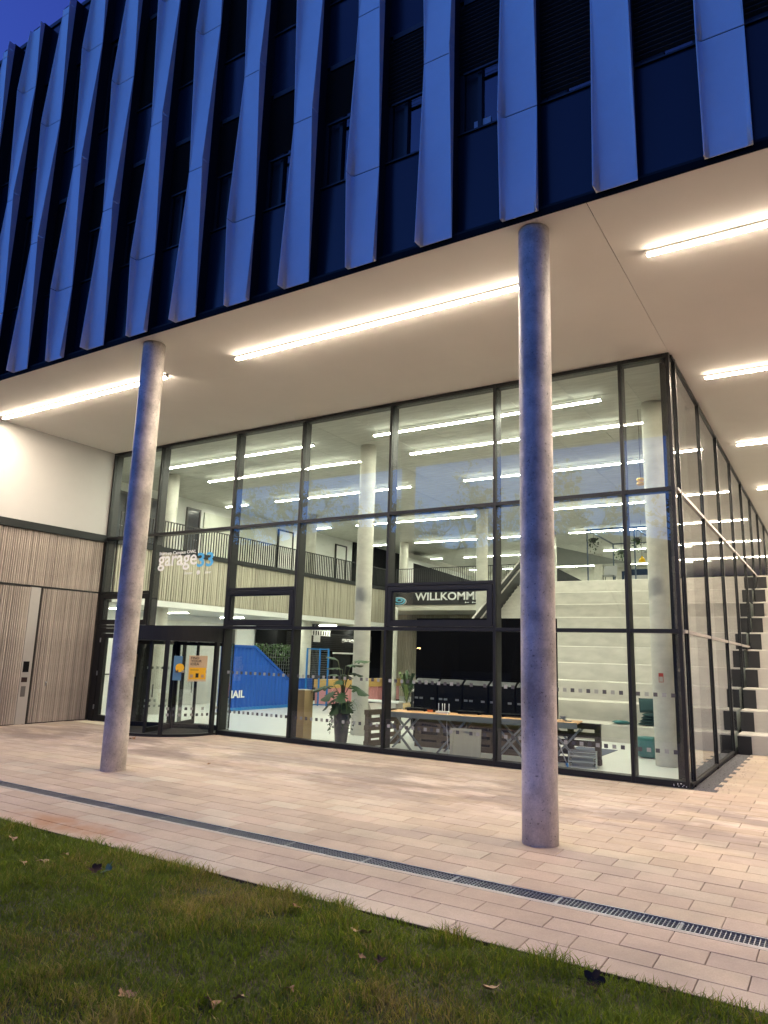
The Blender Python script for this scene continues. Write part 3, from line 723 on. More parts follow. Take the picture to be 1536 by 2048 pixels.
# =================================================================== COLUMNS
def column(x, y, z0, z1, r, m, label, group=None, sign=False):
    prof = [(r-.012, z0), (r, z0+.012)]+[(r, z0+(z1-z0)*k/12) for k in range(1, 12)]+[(r, z1-.012), (r-.008, z1)]
    o = MB().lathe([(q, z-z0) for q, z in prof], 0, 0, 48).build("concrete_column", m, None, loc=(x, y, z0))
    tag(o, label, "column", group)
    if sign:
        s_ = bx("fire_sign", o, mat("red_sign", (.42, .05, .04), .5), x-.045, x+.045, y-r-.012, y-r-.004, 1.62, 1.80)
        bx("sign_print", s_, mat("sign_pale", (.5, .45, .4), .6), x-.036, x+.036, y-r-.015, y-r-.0125, 1.63, 1.73)
    return o
ROUT = .205
column(-.785, -4.86, gz(-4.86)-.02, ZH, ROUT, m_conc, "round raw concrete column in front of the black screen wall")
column(-8.265, -4.80, gz(-4.8)-.02, ZH, ROUT, m_conc, "round raw concrete column in front of the revolving door")
RI = .215
column(-.84, 2.52, 0, 7.56, RI, m_conc_in, "concrete column inside the glass corner beside the teal pouf", sign=True)
column(-8.24, 2.56, 0, 7.56, RI, m_conc_in, "concrete column inside the hall beside the monstera planter")
column(-15.85, 2.52, 0, 7.56, RI, m_conc_in, "concrete column rising through the gallery above the revolving door")
column(-15.85, 9.96, 0, 7.56, RI, m_conc_in, "concrete column rising through the gallery by the blue mesh frame")
column(-8.75, 11.15, 0, 7.56, RI, m_conc_in, "concrete column beside the black stair balustrade")
column(-15.9, 17.6, 4.98, 7.56, RI, m_conc_in, "concrete column behind the railing over the banner")
column(-8.24, 17.4, 4.98, 7.56, RI, m_conc_in, "concrete column on the upper landing at the head of the stair")
column(-8.3, 25.0, 4.98, 7.56, RI, m_conc_in, "far concrete column deep in the upper floor")
column(-14.2, 13.9, 0, 4.05, RI, m_conc_in, "concrete column carrying the banner gallery behind the green plants")

# =================================================================== LAMPS
def lamp(x0, x1, y, z, m, label, group, seg=2.48, ceilz=None):
    """slim luminaire: bright underside, dimmer diffuser flanks, narrow housing against the ceiling"""
    L = thing("linear_lamp", label, "lamp", ((x0+x1)/2, y, z), group)
    n = max(1, round((x1-x0)/seg)); w = (x1-x0)/n
    bx("housing", L, m_lamp_body, x0, x1, y-.030, y+.030, z+.0305, z+.075)
    for k in range(n):
        a = w/2-.01; kk = ("diff", m.name, round(a, 3))
        if kk not in FM:
            me = MB().box(-a, a, -.034, .034, 0, .030).mesh("diffuser", m); me.materials.append(m_lampside[m.name])
            for q, pl in enumerate(me.polygons): pl.material_index = 0 if q == 0 else 1
            FM[kk] = me
        link("diffuser", FM[kk], L, (x0+(k+.5)*w, y, z))
    for x in (x0, x1): bx("end_cap", L, m_lamp_body, x-.012, x+.0095, y-.035, y+.035, z-.001, z+.0303)
    if ceilz:
        for k in range(n+1):
            x = min(max(x0+k*w, x0+.15), x1-.15); bx("hanger", L, m_lamp_body, x-.012, x+.012, y-.012, y+.012, z+.075, ceilz)
    return L
ZO = ZH-.076
GO, GI = "linear lamps under the soffit", "linear lamps on the hall ceiling"
lamp(-15.15, -9.2, -3.66, ZO, m_lamp_out, "lit linear lamp under the soffit in front of the white plaster wall", GO)
lamp(-7.26, -1.25, -3.66, ZO, m_lamp_out, "lit linear lamp under the soffit between the two outdoor columns", GO)
for y, t in ((-3.66, "over the paving before the glass corner"), (1.43, "first behind the glass corner"), (6.55, "over the foot of the outdoor steps"), (11.95, "over the upper outdoor steps"), (17.2, "just beyond the head of the outdoor steps"), (22.6, "second beyond the head of the outdoor steps"), (28.0, "third beyond the head of the outdoor steps")):
    lamp(.40, 6.4, y, ZO, m_lamp_out, "lit linear lamp under the soffit "+t, GO)
ORD = ["first", "second", "third", "fourth", "fifth", "sixth", "seventh"]
for i, y in enumerate((1.50, 3.36, 6.76, 12.1, 17.25, 22.8, 28.3)):
    for (a, b, t) in ((-15.1, -9.3, "towards the gallery"), (-7.40, -1.65, "towards the side glass")):
        if i >= 3 and a > -8: b -= .5*(i-2) if i < 5 else 1.5
        lamp(a, b, y, 7.43, m_lamp_in, "lit hall ceiling lamp, %s row behind the glass front, %s" % (ORD[i], t), GI, ceilz=7.56)
    if i >= 2: lamp(-17.6, -16.45, y, 7.43, m_lamp_in, "short lit lamp over the gallery walkway, %s row behind the glass front" % ORD[i], "short lamps over the gallery", ceilz=7.56)
for y, t in ((1.7, "just inside the glass front, added to brighten the entrance"), (3.9, "above the lobby wall"), (6.6, "above the blue container"), (9.2, "above the mesh frame"), (12.4, "above the pink counter"), (14.8, "beside the banner gallery")):  # first lamp is an extra, added to brighten the entrance behind the revolving door
    lamp(-17.3, -16.1, y, 3.16, m_lamp_in, "short lit lamp on the underside of the gallery "+t, "lamps under the gallery")

# =================================================================== SEATING STEPS
def step_y(n): return 6.12+.857*(n-1)
def step_z(n): return .43+.5056*(n-1)
so = thing("outdoor_steps", "broad concrete seating steps outside with dark panels along the glass", "steps", (3, 6, 0))
si = thing("indoor_steps", "broad concrete seating steps inside the hall behind the glass corner", "steps", (-3, 6, 0))
for n in range(1, 11):
    y, z = step_y(n), step_z(n)
    for P, xa, xb in ((so, .045, 12.0), (si, -7.2, -.24)):
        zl = -.05 if n == 1 else step_z(n-1)-.02
        s_ = bx("step", P, m_step, xa, xb, y, y+1.2, zl, z, bev=.02)
    bx("dark_panel", so, m_stepdark, .046, .34, y-.02, y-.001, max(-.03, step_z(n-1)+.004 if n > 1 else -.03), z-.045)
MB().box(-8.4, -.3, 14.3, 14.6, 0, 4.4).build("core", m_conc_in, si)
ss = thing("stair_flight", "narrow concrete stair flight beside the indoor seating steps", "stair", (-7.8, 6, 0))
NS = 30
for k in range(NS):
    y = 5.70+k*.285; z = (k+1)*4.98/NS
    bx("tread", ss, m_step, -8.38, -7.21, y, y+.40, z-.19, z)
MB().add([(-8.38, 5.9, -.02), (-7.21, 5.9, -.02), (-7.21, 14.3, 4.72), (-8.38, 14.3, 4.72), (-8.38, 14.3, -.02), (-7.21, 14.3, -.02)], [(0, 1, 2, 3), (3, 2, 5, 4), (0, 3, 4), (1, 5, 2)]).build("stringer", m_conc_in, ss)
bal = thing("stair_balustrade", "black stair balustrade with two pale handrails rising to the upper floor", "balustrade", (-8.45, 8, 0))
MB().add([(-8.47, 5.6, .0), (-8.47, 14.4, 5.1), (-8.47, 14.4, 6.05), (-8.47, 5.6, .95), (-8.43, 5.6, .0), (-8.43, 14.4, 5.1), (-8.43, 14.4, 6.05), (-8.43, 5.6, .95)],
         [(0, 3, 2, 1), (4, 5, 6, 7), (0, 1, 5, 4), (1, 2, 6, 5), (2, 3, 7, 6), (3, 0, 4, 7)]).build("panel", m_dark, bal)
MB().bar((-8.40, 5.6, .99), (-8.40, 14.4, 6.09), .05, .04).build("handrail", m_steelstrip, bal)
MB().bar((-8.38, 5.6, .66), (-8.38, 14.4, 5.76), .04, .04).build("handrail", m_steelstrip, bal)

# =================================================================== GALLERY
ga = thing("timber_gallery", "gallery with pale timber batten front and black railing along the white wall", "gallery", (-15.35, 8, 3.2))
MB().box(-18.29, -15.42, .25, 16.0, 3.42, 4.98).build("slab", mat("gallery_slab", (.6, .6, .55), .8), ga)
MB().box(-18.29, -15.36, .25, 15.5, 3.24, 3.418).build("soffit_edge", m_white, ga)
MB().box(-15.415, -15.33, .25, 15.5, 4.92, 5.07).build("band", m_dark, ga)
MB().box(-15.415, -15.405, .25, 15.5, 3.43, 4.92).build("backing", m_gap, ga)
y = .3
while y < 15.45:
    w = random.choice((.05, .058, .066, .074)); bx("batten", ga, m_batten_in, -15.405, random.choice((-15.362, -15.372, -15.38)), y, y+w, 3.43, 4.918); y += w+random.choice((.022, .028, .034))
def railing(name, parent, axis, a0, a1, c, z0, z1, pitch=.118):
    q = a0
    while q < a1:
        if axis == 'y': bx("baluster", parent, m_dark, c-.02, c+.02, q, q+.012, z0, z1)
        else: bx("baluster", parent, m_dark, q, q+.012, c-.02, c+.02, z0, z1)
        q += pitch
    if axis == 'y': bx("top_rail", parent, m_dark, c-.022, c+.022, a0, a1, z1, z1+.03)
    else: bx("top_rail", parent, m_dark, a0, a1, c-.022, c+.022, z1, z1+.03)
railing("r", ga, 'y', .3, 15.4, -15.38, 5.07, 5.88)
bg_ = thing("banner_gallery", "cross gallery with black railing above the welcome banner", "gallery", (-12, 16, 4.05))
MB().box(-15.40, -8.5, 15.93, 15.995, 4.06, 5.0).build("fascia", mat("fascia_plaster", (.62, .6, .52), .8), bg_)
MB().box(-15.4, -8.5, 15.90, 15.93, 4.96, 5.06).build("band", m_dark, bg_)
railing("r", bg_, 'x', -15.35, -8.5, 15.97, 5.06, 5.98, .105)
# doors and dark openings in the white wall behind the gallery
def gdoor(y0, y1, z0, z1, dark, label):
    D = thing("gallery_door", label, "door", (-18.28, (y0+y1)/2, z0))
    MB().box(-18.298, -18.23, y0, y0+.07, z0, z1).box(-18.298, -18.23, y1-.07, y1, z0, z1).box(-18.298, -18.23, y0+.07, y1-.07, z1-.07, z1).build("frame", m_dark, D)
    bx("leaf", D, m_spandrel if dark else m_white, -18.297, -18.26, y0+.07, y1-.07, z0, z1-.07)
    MB().tube([(-18.24, y1-.16, z0+1.05), (-18.20, y1-.16, z0+1.05), (-18.20, y1-.28, z0+1.05)], .01, 6).build("handle", m_steel, D)
gdoor(1.5, 2.7, 5.0, 7.25, True, "dark door on the gallery, closest to the glass front")
gdoor(3.7, 4.85, 5.0, 7.25, True, "dark glazed door on the gallery before the pale wall panel")
gdoor(5.4, 6.1, 5.0, 7.25, True, "narrow dark door on the gallery beside the pale wall panel")
gdoor(10.7, 11.75, 5.0, 7.28, False, "white door in a black frame on the gallery above the blue frame")
gdoor(15.0, 15.95, 5.0, 7.25, False, "white door in a black frame at the far end of the gallery")
pn = MB().box(-18.299, -18.25, 6.3, 9.2, 5.0, 7.2).build("wall_panel", mat("pale_panel", (.66, .68, .60), .7)); tag(pn, "large pale grey panel on the gallery wall", "panel")
dk = MB().box(-18.299, -18.2, 16.5, 21, 5.0, 7.55).build("dark_opening", m_black); tag(dk, "black glazed opening at the far end of the gallery wall", "opening")
kb = thing("entrance_cabinet_door", "white door with black push bar on the wall behind the side door", "door", (-18.2, 2, 0))
MB().box(-18.299, -18.24, 1.3, 3.1, 0, 2.6).build("leaf", m_white, kb)
MB().box(-18.24, -18.23, 1.42, 1.44, .1, 2.4).box(-18.24, -18.23, 1.42, 2.4, 2.38, 2.4).build("groove", m_ink, kb)
MB().bar((-18.18, 1.5, 1.1), (-18.18, 2.6, 1.1), .04).build("push_bar", m_ink, kb)
gp = MB().box(-18.299, -18.22, 3.3, 8.5, 0, 3.0).build("lobby_wall", mat("lobby_concrete", (.60, .60, .55), .7, var=.08, scale=2)); tag(gp, "grey concrete lobby wall behind the revolving door", "wall")

# stair slabs and dark openings deep on the upper floor
us = MB().add([(-17.5, 20.6, 7.55), (-17.5, 22.2, 7.55), (-11.0, 22.2, 5.6), (-11.0, 20.6, 5.6), (-17.5, 20.6, 7.3), (-17.5, 22.2, 7.3), (-11.0, 22.2, 5.3), (-11.0, 20.6, 5.3)],
    [(0, 1, 2, 3), (4, 7, 6, 5), (0, 3, 7, 4), (1, 5, 6, 2), (0, 4, 5, 1), (3, 2, 6, 7)]).build("upper_stair_slab", m_conc_in); tag(us, "sloping concrete stair underside behind the banner gallery", "stair")
ub = MB().prism([(-16.9, 5.0), (-16.9, 6.9), (-12.0, 5.4), (-12.0, 5.0)], 20.3, 20.4, 'y').build("dark_screen", m_stepdark); tag(ub, "dark sloping screen behind the railing of the banner gallery", "screen")
uc = MB().prism([(-8.95, 5.0), (-8.95, 6.35), (-6.4, 5.0)], 19.5, 19.6, 'y').build("dark_parapet", m_stepdark); tag(uc, "black triangular parapet on the upper landing beside the far column", "parapet")
ud = MB().prism([(-9.4, 6.55), (-9.4, 7.52), (-5.9, 6.6), (-6.1, 6.55)], 21.0, 21.1, 'y').build("grey_soffit_slope", mat("slope_grey", (.22, .23, .22), .8)); tag(ud, "grey wedge of sloping ceiling above the upper landing", "ceiling wedge")
uwl = MB().box(-18.3, -.3, 30.6, 30.8, 4.98, 7.56).build("landing_wall", m_conc_in); tag(uwl, "concrete wall closing the upper landing", "wall")

# =================================================================== THINGS IN THE HALL
# banner
bn = thing("welcome_banner", "dark cloth banner reading WILLKOMMEN with a blue swirl", "banner", (-12.6, 15.88, 4.3))
MB().box(-15.3, -9.8, 15.865, 15.875, 4.30, 4.94).build("cloth", m_banner, bn)
text("lettering", "WILLKOMMEN", 3.72, .36, m_textw, bn, (-14.24, 15.862, 4.50), FRONT, bold=.022)
def ring(cx, cz, ra, rb, y, m, name, parent, sq=.6):
    n = 20; v = []; f = []
    for k in range(n):
        t = 6.2832*k/n
        for r_ in (ra, rb):
            for yy in (y, y-.002): v.append((cx+r_*math.cos(t), yy, cz+r_*sq*math.sin(t)))
    for k in range(n):
        a, b = 4*k, 4*((k+1) % n); f += [(a+1, a+3, b+3, b+1), (a, b, b+2, a+2), (a+2, b+2, b+3, a+3), (a, a+1, b+1, b)]
    return MB().add(v, f).build(name, m, parent)
ring(-15.10, 4.50, .26, .36, 15.862, m_cyan, "emblem_ring", bn, .5); ring(-15.08, 4.53, .10, .20, 15.862, m_cyan, "emblem_ring", bn, .5); ring(-15.10, 4.47, .38, .41, 15.861, m_textw, "emblem_ring", bn, .5)
for x in (-11.7, -11.35): MB().prism([(x, 4.36), (x+.05, 4.36), (x+.06, 4.42), (x+.02, 4.42)], 15.86, 15.863, 'y').box(x+.07, x+.2, 15.86, 15.863, 4.375, 4.395).build("logo_mark", m_textw, bn)

# black screen wall with cases in front
sw = thing("screen_wall", "large matt black screen wall standing behind the work table", "screen", (-5, 3, 0))
for k in range(3):
    for j in range(2):
        bx("screen_panel", sw, m_blackcloth, -6.85+k*1.208, -6.85+(k+1)*1.208-.004, 2.96, 3.10, .06+j*1.437, .06+(j+1)*1.437-.004)
MB().box(-6.8, -3.3, 3.12, 3.2, .0, .06).box(-6.7, -6.6, 3.12, 3.7, 0, .06).box(-3.5, -3.4, 3.12, 3.7, 0, .06).bar((-6.65, 3.65, .05), (-6.65, 3.15, 2.0), .05).bar((-3.45, 3.65, .05), (-3.45, 3.15, 2.0), .05).build("stand", m_black, sw)
for k in range(5):
    x0, x1 = -6.60+k*.655, -6.60+k*.655+.615
    c = thing("equipment_case", "black equipment case with sloping pale lid, %s counted from the planter" % ORD[k], "case", ((x0+x1)/2, 2.6, 0), "black cases in a row before the screen wall")
    MB().prism([(2.45, 0), (2.80, 0), (2.80, 1.44), (2.62, 1.46), (2.45, 1.36)], x0, x1, 'x').build("body", m_black, c)
    MB().add([(x0+.01, 2.448, 1.365), (x1-.01, 2.448, 1.365), (x1-.01, 2.615, 1.466), (x0+.01, 2.615, 1.466)], [(0, 1, 2, 3)]).build("lid", mat("case_lid_grey", (.06, .062, .065), .5), c)
    for a in (.03, .16, .46): bx("sticker", c, mat("sticker", (.26, .26, .25), .6), x0+a, x0+a+.09, 2.444, 2.449, .985, 1.03)

# work table
tb = thing("work_table", "long work table with reddish wood top on grey crossed trestles", "table", (-4.19, 1.05, 0), rotz=R(8.5))
lbx("table_top", tb, m_osb, -2.0, 2.0, -.36, .36, .785, .81)
lbx("apron", tb, m_tgrey, -2.0, 2.0, -.375, -.361, .70, .812)
lbx("rail", tb, m_tgrey, -1.98, 1.98, .33, .355, .70, .784)
for xx in (-1.75, -.55, .65, 1.75):
    loc_obj("leg_cross", MB().bar((xx-.34, -.30, 0), (xx+.30, -.30, .70), .05, .035).bar((xx+.34, -.265, 0), (xx-.30, -.265, .70), .05, .035).mesh("leg_cross", m_tgrey), tb)
    loc_obj("leg_cross", MB().bar((xx-.34, .27, 0), (xx+.30, .27, .70), .05, .035).bar((xx+.34, .305, 0), (xx-.30, .305, .70), .05, .035).mesh("leg_cross", m_tgrey), tb)
def pallet(x0, y0, rz, w, m, label, h=.78):
    """timber pallet standing on its long edge"""
    p = thing("wooden_pallet", label, "pallet", (x0, y0, 0), "pallets standing on edge around the work table", rotz=rz)
    for k in range(5):
        z = .0+k*(h-.11)/4; loc_obj("slat", MB().box(0, w, 0, .022, z, z+.105).mesh("slat", m), p)
    for k in range(3):
        z = .0+k*(h-.11)/2; loc_obj("slat", MB().box(0, w, .125, .147, z, z+.105).mesh("slat", m), p)
    for k in range(3):
        x = (w-.11)*k/2; loc_obj("bearer", MB().box(x, x+.11, .023, .124, 0, h-.005).mesh("bearer", m), p)
    return p
m_pallet2 = mat("pallet_dark", (.028, .022, .018), .7, var=.2, scale=5, rnd=.2)
pallet(-6.74, .70, R(80), 1.1, m_pallet, "weathered pallet turned sideways at the planter end of the table")
pallet(-6.05, 1.55, R(4), 1.18, m_pallet, "brown pallet behind the table under the router")
pallet(-4.80, 1.62, R(4), 1.18, m_pallet, "brown pallet behind the middle of the table")
pallet(-3.05, 1.45, R(3), 1.18, m_pallet2, "dark pallet beyond the end of the table by the plastic crate")
# gear on the table (positions on the table top)
for k, (x, y, w, a, t) in enumerate(((-5.75, 1.15, .50, 9, "beside the router"), (-4.55, 1.30, .55, 4, "in the middle of the table"), (-3.55, 1.35, .60, 10, "near the dark pallet"))):
    d = thing("monitor_stand", "flat black monitor frame with short feet lying "+t, "monitor", (x, y, .81), rotz=R(a))
    lbx("plate", d, m_black, -w/2, w/2, -.16, .16, .035, .06)
    for xx in (-w/2+.04, w/2-.07): lbx("foot", d, m_black, xx, xx+.03, -.14, .14, 0, .036)
    loc_obj("cable", MB().tube([(-.1, 0, .06), (.02, .03, .12), (.12, -.05, .08), (.2, -.12, .065)], .006, 6).mesh("cable", m_black), d)
rt = thing("router", "white router with four upright antennas on the work table", "router", (-5.02, .92, .81), rotz=R(8))
lbx("body", rt, m_whiteplastic, -.14, .14, -.07, .07, .004, .045)
for xx in (-.115, -.03, .02, .115): loc_obj("antenna", MB().tube([(xx, .06, .03), (xx, .062, .20)], .008, 8).mesh("antenna", m_whiteplastic), rt)
ca = MB().tube([(-4.85, .80, .83), (-4.80, .70, .82), (-4.79, .66, .6), (-4.75, .62, .3), (-4.7, .60, .01)], .005, 6).build("white_cable", m_whiteplastic); tag(ca, "thin white cable hanging from the router over the table edge", "cable")
for k, (x, y, t) in enumerate(((-5.35, 1.05, "beside the router"), (-2.75, 1.12, "at the dark pallet end of the table"))):
    q = thing("tool_heap", "small orange and black hand tool "+t, "tool", (x, y, .81), rotz=R(30+k*40))
    lbx("grip", q, m_orange, -.10, .02, -.025, .025, .002, .045); lbx("head", q, m_black, .02, .12, -.035, .035, .002, .06)
ks = thing("metal_scraps", "pale metal offcuts heaped on the end of the work table", "offcuts", (-2.45, 1.25, .81))
for k in range(5): loc_obj("offcut", MB().box(-.07, .07, -.02, .02, 0, .02).mesh("offcut", m_steel), ks, (random.uniform(-.1, .1), random.uniform(-.08, .08), .005+.02*k), (0, 0, random.uniform(0, 3)))
pw = thing("plywood_panel", "framed pale plywood panel leaning against the glass under the table", "panel", (-4.2, .30, 0), rotz=R(14))
loc_obj("board", MB().box(-.31, .31, .0, .018, 0, .60).mesh("board", m_panelwood), pw, (0, 0, 0), (R(-8), 0, 0))
for a in ((-.31, -.25, 0, .60), (.25, .31, 0, .60), (-.25, .25, .54, .60)):
    loc_obj("frame_strip", MB().box(a[0], a[1], -.02, -.001, a[2], a[3]).mesh("frame_strip", m_panelwood), pw, (0, 0, 0), (R(-8), 0, 0))
cr = thing("plastic_crate", "clear plastic crate on the floor before the dark pallet", "crate", (-2.10, 1.12, 0), rotz=R(12))
for a in ((-.26, .26, -.16, -.15), (-.26, .26, .15, .16)):
    for z in (0, .10, .20, .27): lbx("rail", cr, m_plastic, a[0], a[1], a[2], a[3], z, z+.025)
for a in (-.26, .245):
    lbx("end", cr, m_plastic, a, a+.015, -.15, .15, 0, .295)
lbx("base", cr, m_plastic, -.245, .245, -.15, .15, 0, .015); lbx("load", cr, m_tgrey, -.2, .2, -.12, .12, .016, .20)
bs = thing("blue_tripod", "short blue-footed metal tripod beside the plastic crate", "tripod", (-2.52, .80, 0))
for k in range(3):
    t = 2.1*k+.6; o = loc_obj("leg", MB().tube([(.03*math.cos(t), .03*math.sin(t), .52), (.22*math.cos(t), .22*math.sin(t), .02)], .012, 8).mesh("leg", m_steel), bs)
    loc_obj("foot", MB().tube([(.20*math.cos(t), .20*math.sin(t), .07), (.23*math.cos(t), .23*math.sin(t), .0)], .026, 8).mesh("foot", m_blueframe), o)
pf = MB().lathe([(.17, 0), (.25, .02), (.285, .17), (.285, .21), (.24, .40), (.22, .42)], 0, 0, 6, False).build("pouf", m_teal, None, loc=(-1.42, 3.62, 0)); tag(pf, "teal six-sided pouf beside the inner corner column", "pouf")
mt = MB().box(-3.2, -2.28, 3.1, 4.4, -.003, .006).build("floor_mat", mat("mat_navy", (.05, .07, .12), .9)); tag(mt, "dark blue floor mat behind the dark pallet", "mat")
def cushion(x, y, z, rx, ry, rz, m, label):
    bm = bmesh.new(); bmesh.ops.create_grid(bm, x_segments=8, y_segments=8, size=.21)
    v0 = [v for v in bm.verts]
    for v in v0:
        a = 1-(abs(v.co.x)/.21)**2.5; b = 1-(abs(v.co.y)/.21)**2.5; v.co.z = .055*(a*b)**.5 if a > 0 and b > 0 else 0
    g2 = bmesh.ops.duplicate(bm, geom=bm.faces[:]+bm.verts[:]+bm.edges[:])
    for e in g2["geom"]:
        if isinstance(e, bmesh.types.BMVert): e.co.z = -e.co.z*.6
    bmesh.ops.remove_doubles(bm, verts=bm.verts, dist=.0005); bmesh.ops.recalc_face_normals(bm, faces=bm.faces)
    for f in bm.faces: f.smooth = True
    me = bpy.data.meshes.new("cushion"); bm.to_mesh(me); bm.free(); me.materials.append(m)
    o = link("cushion", me, None, (x, y, z), (rx, ry, rz)); return tag(o, label, "cushion", "cushions on the lowest indoor step")
for k in range(4): cushion(-2.05+.03*k, 6.5, .47+.075*k, 0, 0, .1*k, m_tealk, "dark teal cushion in the flat stack on the lowest step, %s from the bottom" % ORD[k])
cushion(-2.02, 6.45, .93, R(55), 0, .3, m_tealk, "dark teal cushion propped up on top of the stack")
cushion(-2.68, 6.40, .47, 0, 0, .5, m_teal, "lone teal cushion lying flat on the lowest step")

# plants -------------------------------------------------------------
def leaf_monstera():
    pts = []; n = 26
    for k in range(n):
        t = -math.pi+2*math.pi*k/n; r = .5*(1-.25*math.cos(t))*(1+.12*math.cos(2*t))
        if k % 3 == 1 and 3 < k < n-3: r *= .55
        pts.append((r*math.sin(t)*.95, .45-r*math.cos(t)*1.0))
    v = [(0, .4, .05)]+[(p[0], p[1], -.28*abs(p[0])-.12*max(0, p[1]-.4)**1.3) for p in pts]
    return MB().add(v, [(0, k+1, (k+1) % n+1) for k in range(n)], True)
def leaf_simple(w=.28):
    v = [(0, 0, 0), (-w, .35, -.08), (0, .4, .03), (w, .35, -.08), (-w*.7, .72, -.12), (0, .75, -.02), (w*.7, .72, -.12), (0, 1.05, -.16)]
    return MB().add(v, [(0, 2, 1), (0, 3, 2), (1, 2, 5, 4), (2, 3, 6, 5), (4, 5, 7), (5, 6, 7)], True)
me_mon = leaf_monstera().mesh("leaf", m_leaf); me_lf = leaf_simple().mesh("leaf", m_leaf); me_lfl = leaf_simple(.2).mesh("leaf", m_leafl)
def put_leaf(me, parent, loc, s, az, tilt, roll=0, name="leaf"):
    o = loc_obj(name, me, parent, loc, (tilt, roll, az)); o.scale = (s, s, s); return o
def leaf_cloud(n, fx, s0, s1, wl=.3):
    mb = MB()
    for k in range(n):
        c = Vector(fx(k/n)); s_ = random.uniform(s0, s1); m3 = Matrix.Rotation(random.uniform(0, 6.28), 3, 'Z') @ Matrix.Rotation(random.uniform(-1.5, .4), 3, 'X') @ Matrix.Rotation(random.uniform(-.5, .5), 3, 'Y')
        v = [(0, 0, 0), (-wl, .4, -.06), (wl, .4, -.06), (0, 1, -.1)]
        mb.add([c+m3 @ (Vector(p)*s_) for p in v], [(0, 2, 1), (1, 2, 3)])
    return mb
pt = thing("monstera_planter", "tall grey tapered planter with monstera and trailing ivy behind the glass", "plant", (-7.63, .92, 0))
loc_obj("pot", MB().lathe([(.135, 0), (.14, .01), (.205, .72), (.21, .75), (.19, .75), (.18, .70)], 0, 0, 28).mesh("pot", m_pot), pt)
loc_obj("soil", MB().lathe([(.178, .70), (.17, .715)], 0, 0, 20).mesh("soil", m_soil), pt)
for (dx, dy, z, s_, az, ti) in ((-.28, -.05, 1.28, .40, 1.9, -.2), (.36, -.10, 1.33, .38, -1.7, -.35), (.02, -.08, 1.55, .30, .2, -.2), (-.04, .0, 1.66, .26, 2.6, .1), (.10, -.04, 1.74, .28, -1.0, .1), (-.24, .02, 1.86, .26, 1.3, .25), (.26, .05, 1.84, .30, -1.4, .1), (-.12, -.15, 1.18, .30, 2.9, -.5), (.14, -.14, 1.16, .28, -2.7, -.5), (-.02, -.1, 1.42, .24, 3.6, -.2), (-.10, -.12, 1.02, .30, 2.2, -.7), (.10, -.12, 1.0, .30, -2.2, -.7), (.0, -.15, .95, .28, 3.1, -.8), (-.2, .05, 1.5, .24, 1.2, .1), (.2, .0, 1.58, .24, -1.3, -.1)):
    st = loc_obj("stem", MB().tube([(0, 0, .72), (dx*.25, dy*.3, .72+(z-.72)*.6), (dx*.8, dy, z-.02)], [.014, .011, .007], 6).mesh("stem", m_stem), pt)
    put_leaf(me_mon, pt, (dx*.8, dy, z-.02), s_*1.3, az, ti, random.uniform(-.2, .2))
def ivy(q):
    t = random.uniform(0, 6.28); d = random.random()
    return (math.cos(t)*(.22+.08*d), math.sin(t)*(.20+.05*d), .78-.55*d**2+random.uniform(-.06, .16))
o = loc_obj("ivy", leaf_cloud(230, ivy, .05, .10).mesh("ivy", m_leaf), pt); tag(o, kind="stuff")
o = loc_obj("ivy_trail", leaf_cloud(50, lambda q: (-.23-.03*math.sin(q*9), -.1+random.uniform(-.03, .03), .72-.52*q), .04, .07).mesh("ivy", m_leaf), pt); tag(o, kind="stuff")
for k in range(26):
    t = random.uniform(-1.3, 1.0); L_ = random.uniform(.25, .42); c, s_ = math.cos(t), math.sin(t)
    mb = MB(); pr_ = [(.10*c, .10*s_, .74), ((.10+L_*.5)*c, (.10+L_*.5)*s_, .74+L_*.55), ((.10+L_*.85)*c, (.10+L_*.85)*s_, .74+L_*.25), ((.10+L_)*c, (.10+L_)*s_, .74-L_*.15)]
    v = []
    for i_, p in enumerate(pr_): w = (.009, .009, .006, .001)[i_]; v += [(p[0]-s_*w, p[1]+c*w, p[2]), (p[0]+s_*w, p[1]-c*w, p[2])]
    loc_obj("grass_leaf", mb.add(v, [(0, 1, 3, 2), (2, 3, 5, 4), (4, 5, 7, 6)], True).mesh("grass_leaf", m_leafl if k % 2 else m_leaf), pt)
cbx = thing("cardboard_box", "tall narrow cardboard box standing behind the glass beside the planter", "box", (-8.43, .48, 0))
for k in range(3): bx("carton", cbx, m_card, -8.59, -8.27, .32, .64, k*.378, k*.378+.374)
bx("lid_edge", cbx, mat("box_edge", (.5, .46, .38), .8), -8.60, -8.26, .31, .65, 1.13, 1.145)

# blue container with cut-away end ------------------------------------
bc = thing("blue_container", "blue corrugated shipping container with a sloping cut end and white lettering", "container", (-16.2, 6.5, 0))
prof = lambda y: 2.16 if y < 6.27 else (2.16-(y-6.27)/(8.2-6.27)*1.14 if y < 8.2 else 1.02)
mb = MB(); y = 4.75; ys_ = []
while y < 9.56: ys_.append(y); y += .0475
v = []
for k, y in enumerate(ys_):
    xo = -15.2 if k % 4 in (0, 1) else -15.245; v += [(xo, y, .10), (xo, y, prof(y)-.05)]
mb.add(v, [(2*k, 2*k+2, 2*k+3, 2*k+1) for k in range(len(ys_)-1)])
mb.build("corrugated_side", m_blue, bc)
MB().box(-15.28, -15.17, 4.70, 9.6, 0, .10).build("bottom_rail", m_blueframe, bc)
MB().bar((-15.22, 4.70, 2.14), (-15.22, 6.29, 2.14), .09, .08).bar((-15.22, 6.27, 2.14), (-15.22, 8.22, .99), .09, .08).bar((-15.22, 8.2, .99), (-15.22, 9.6, .99), .09, .08).build("top_rail", m_blue, bc)
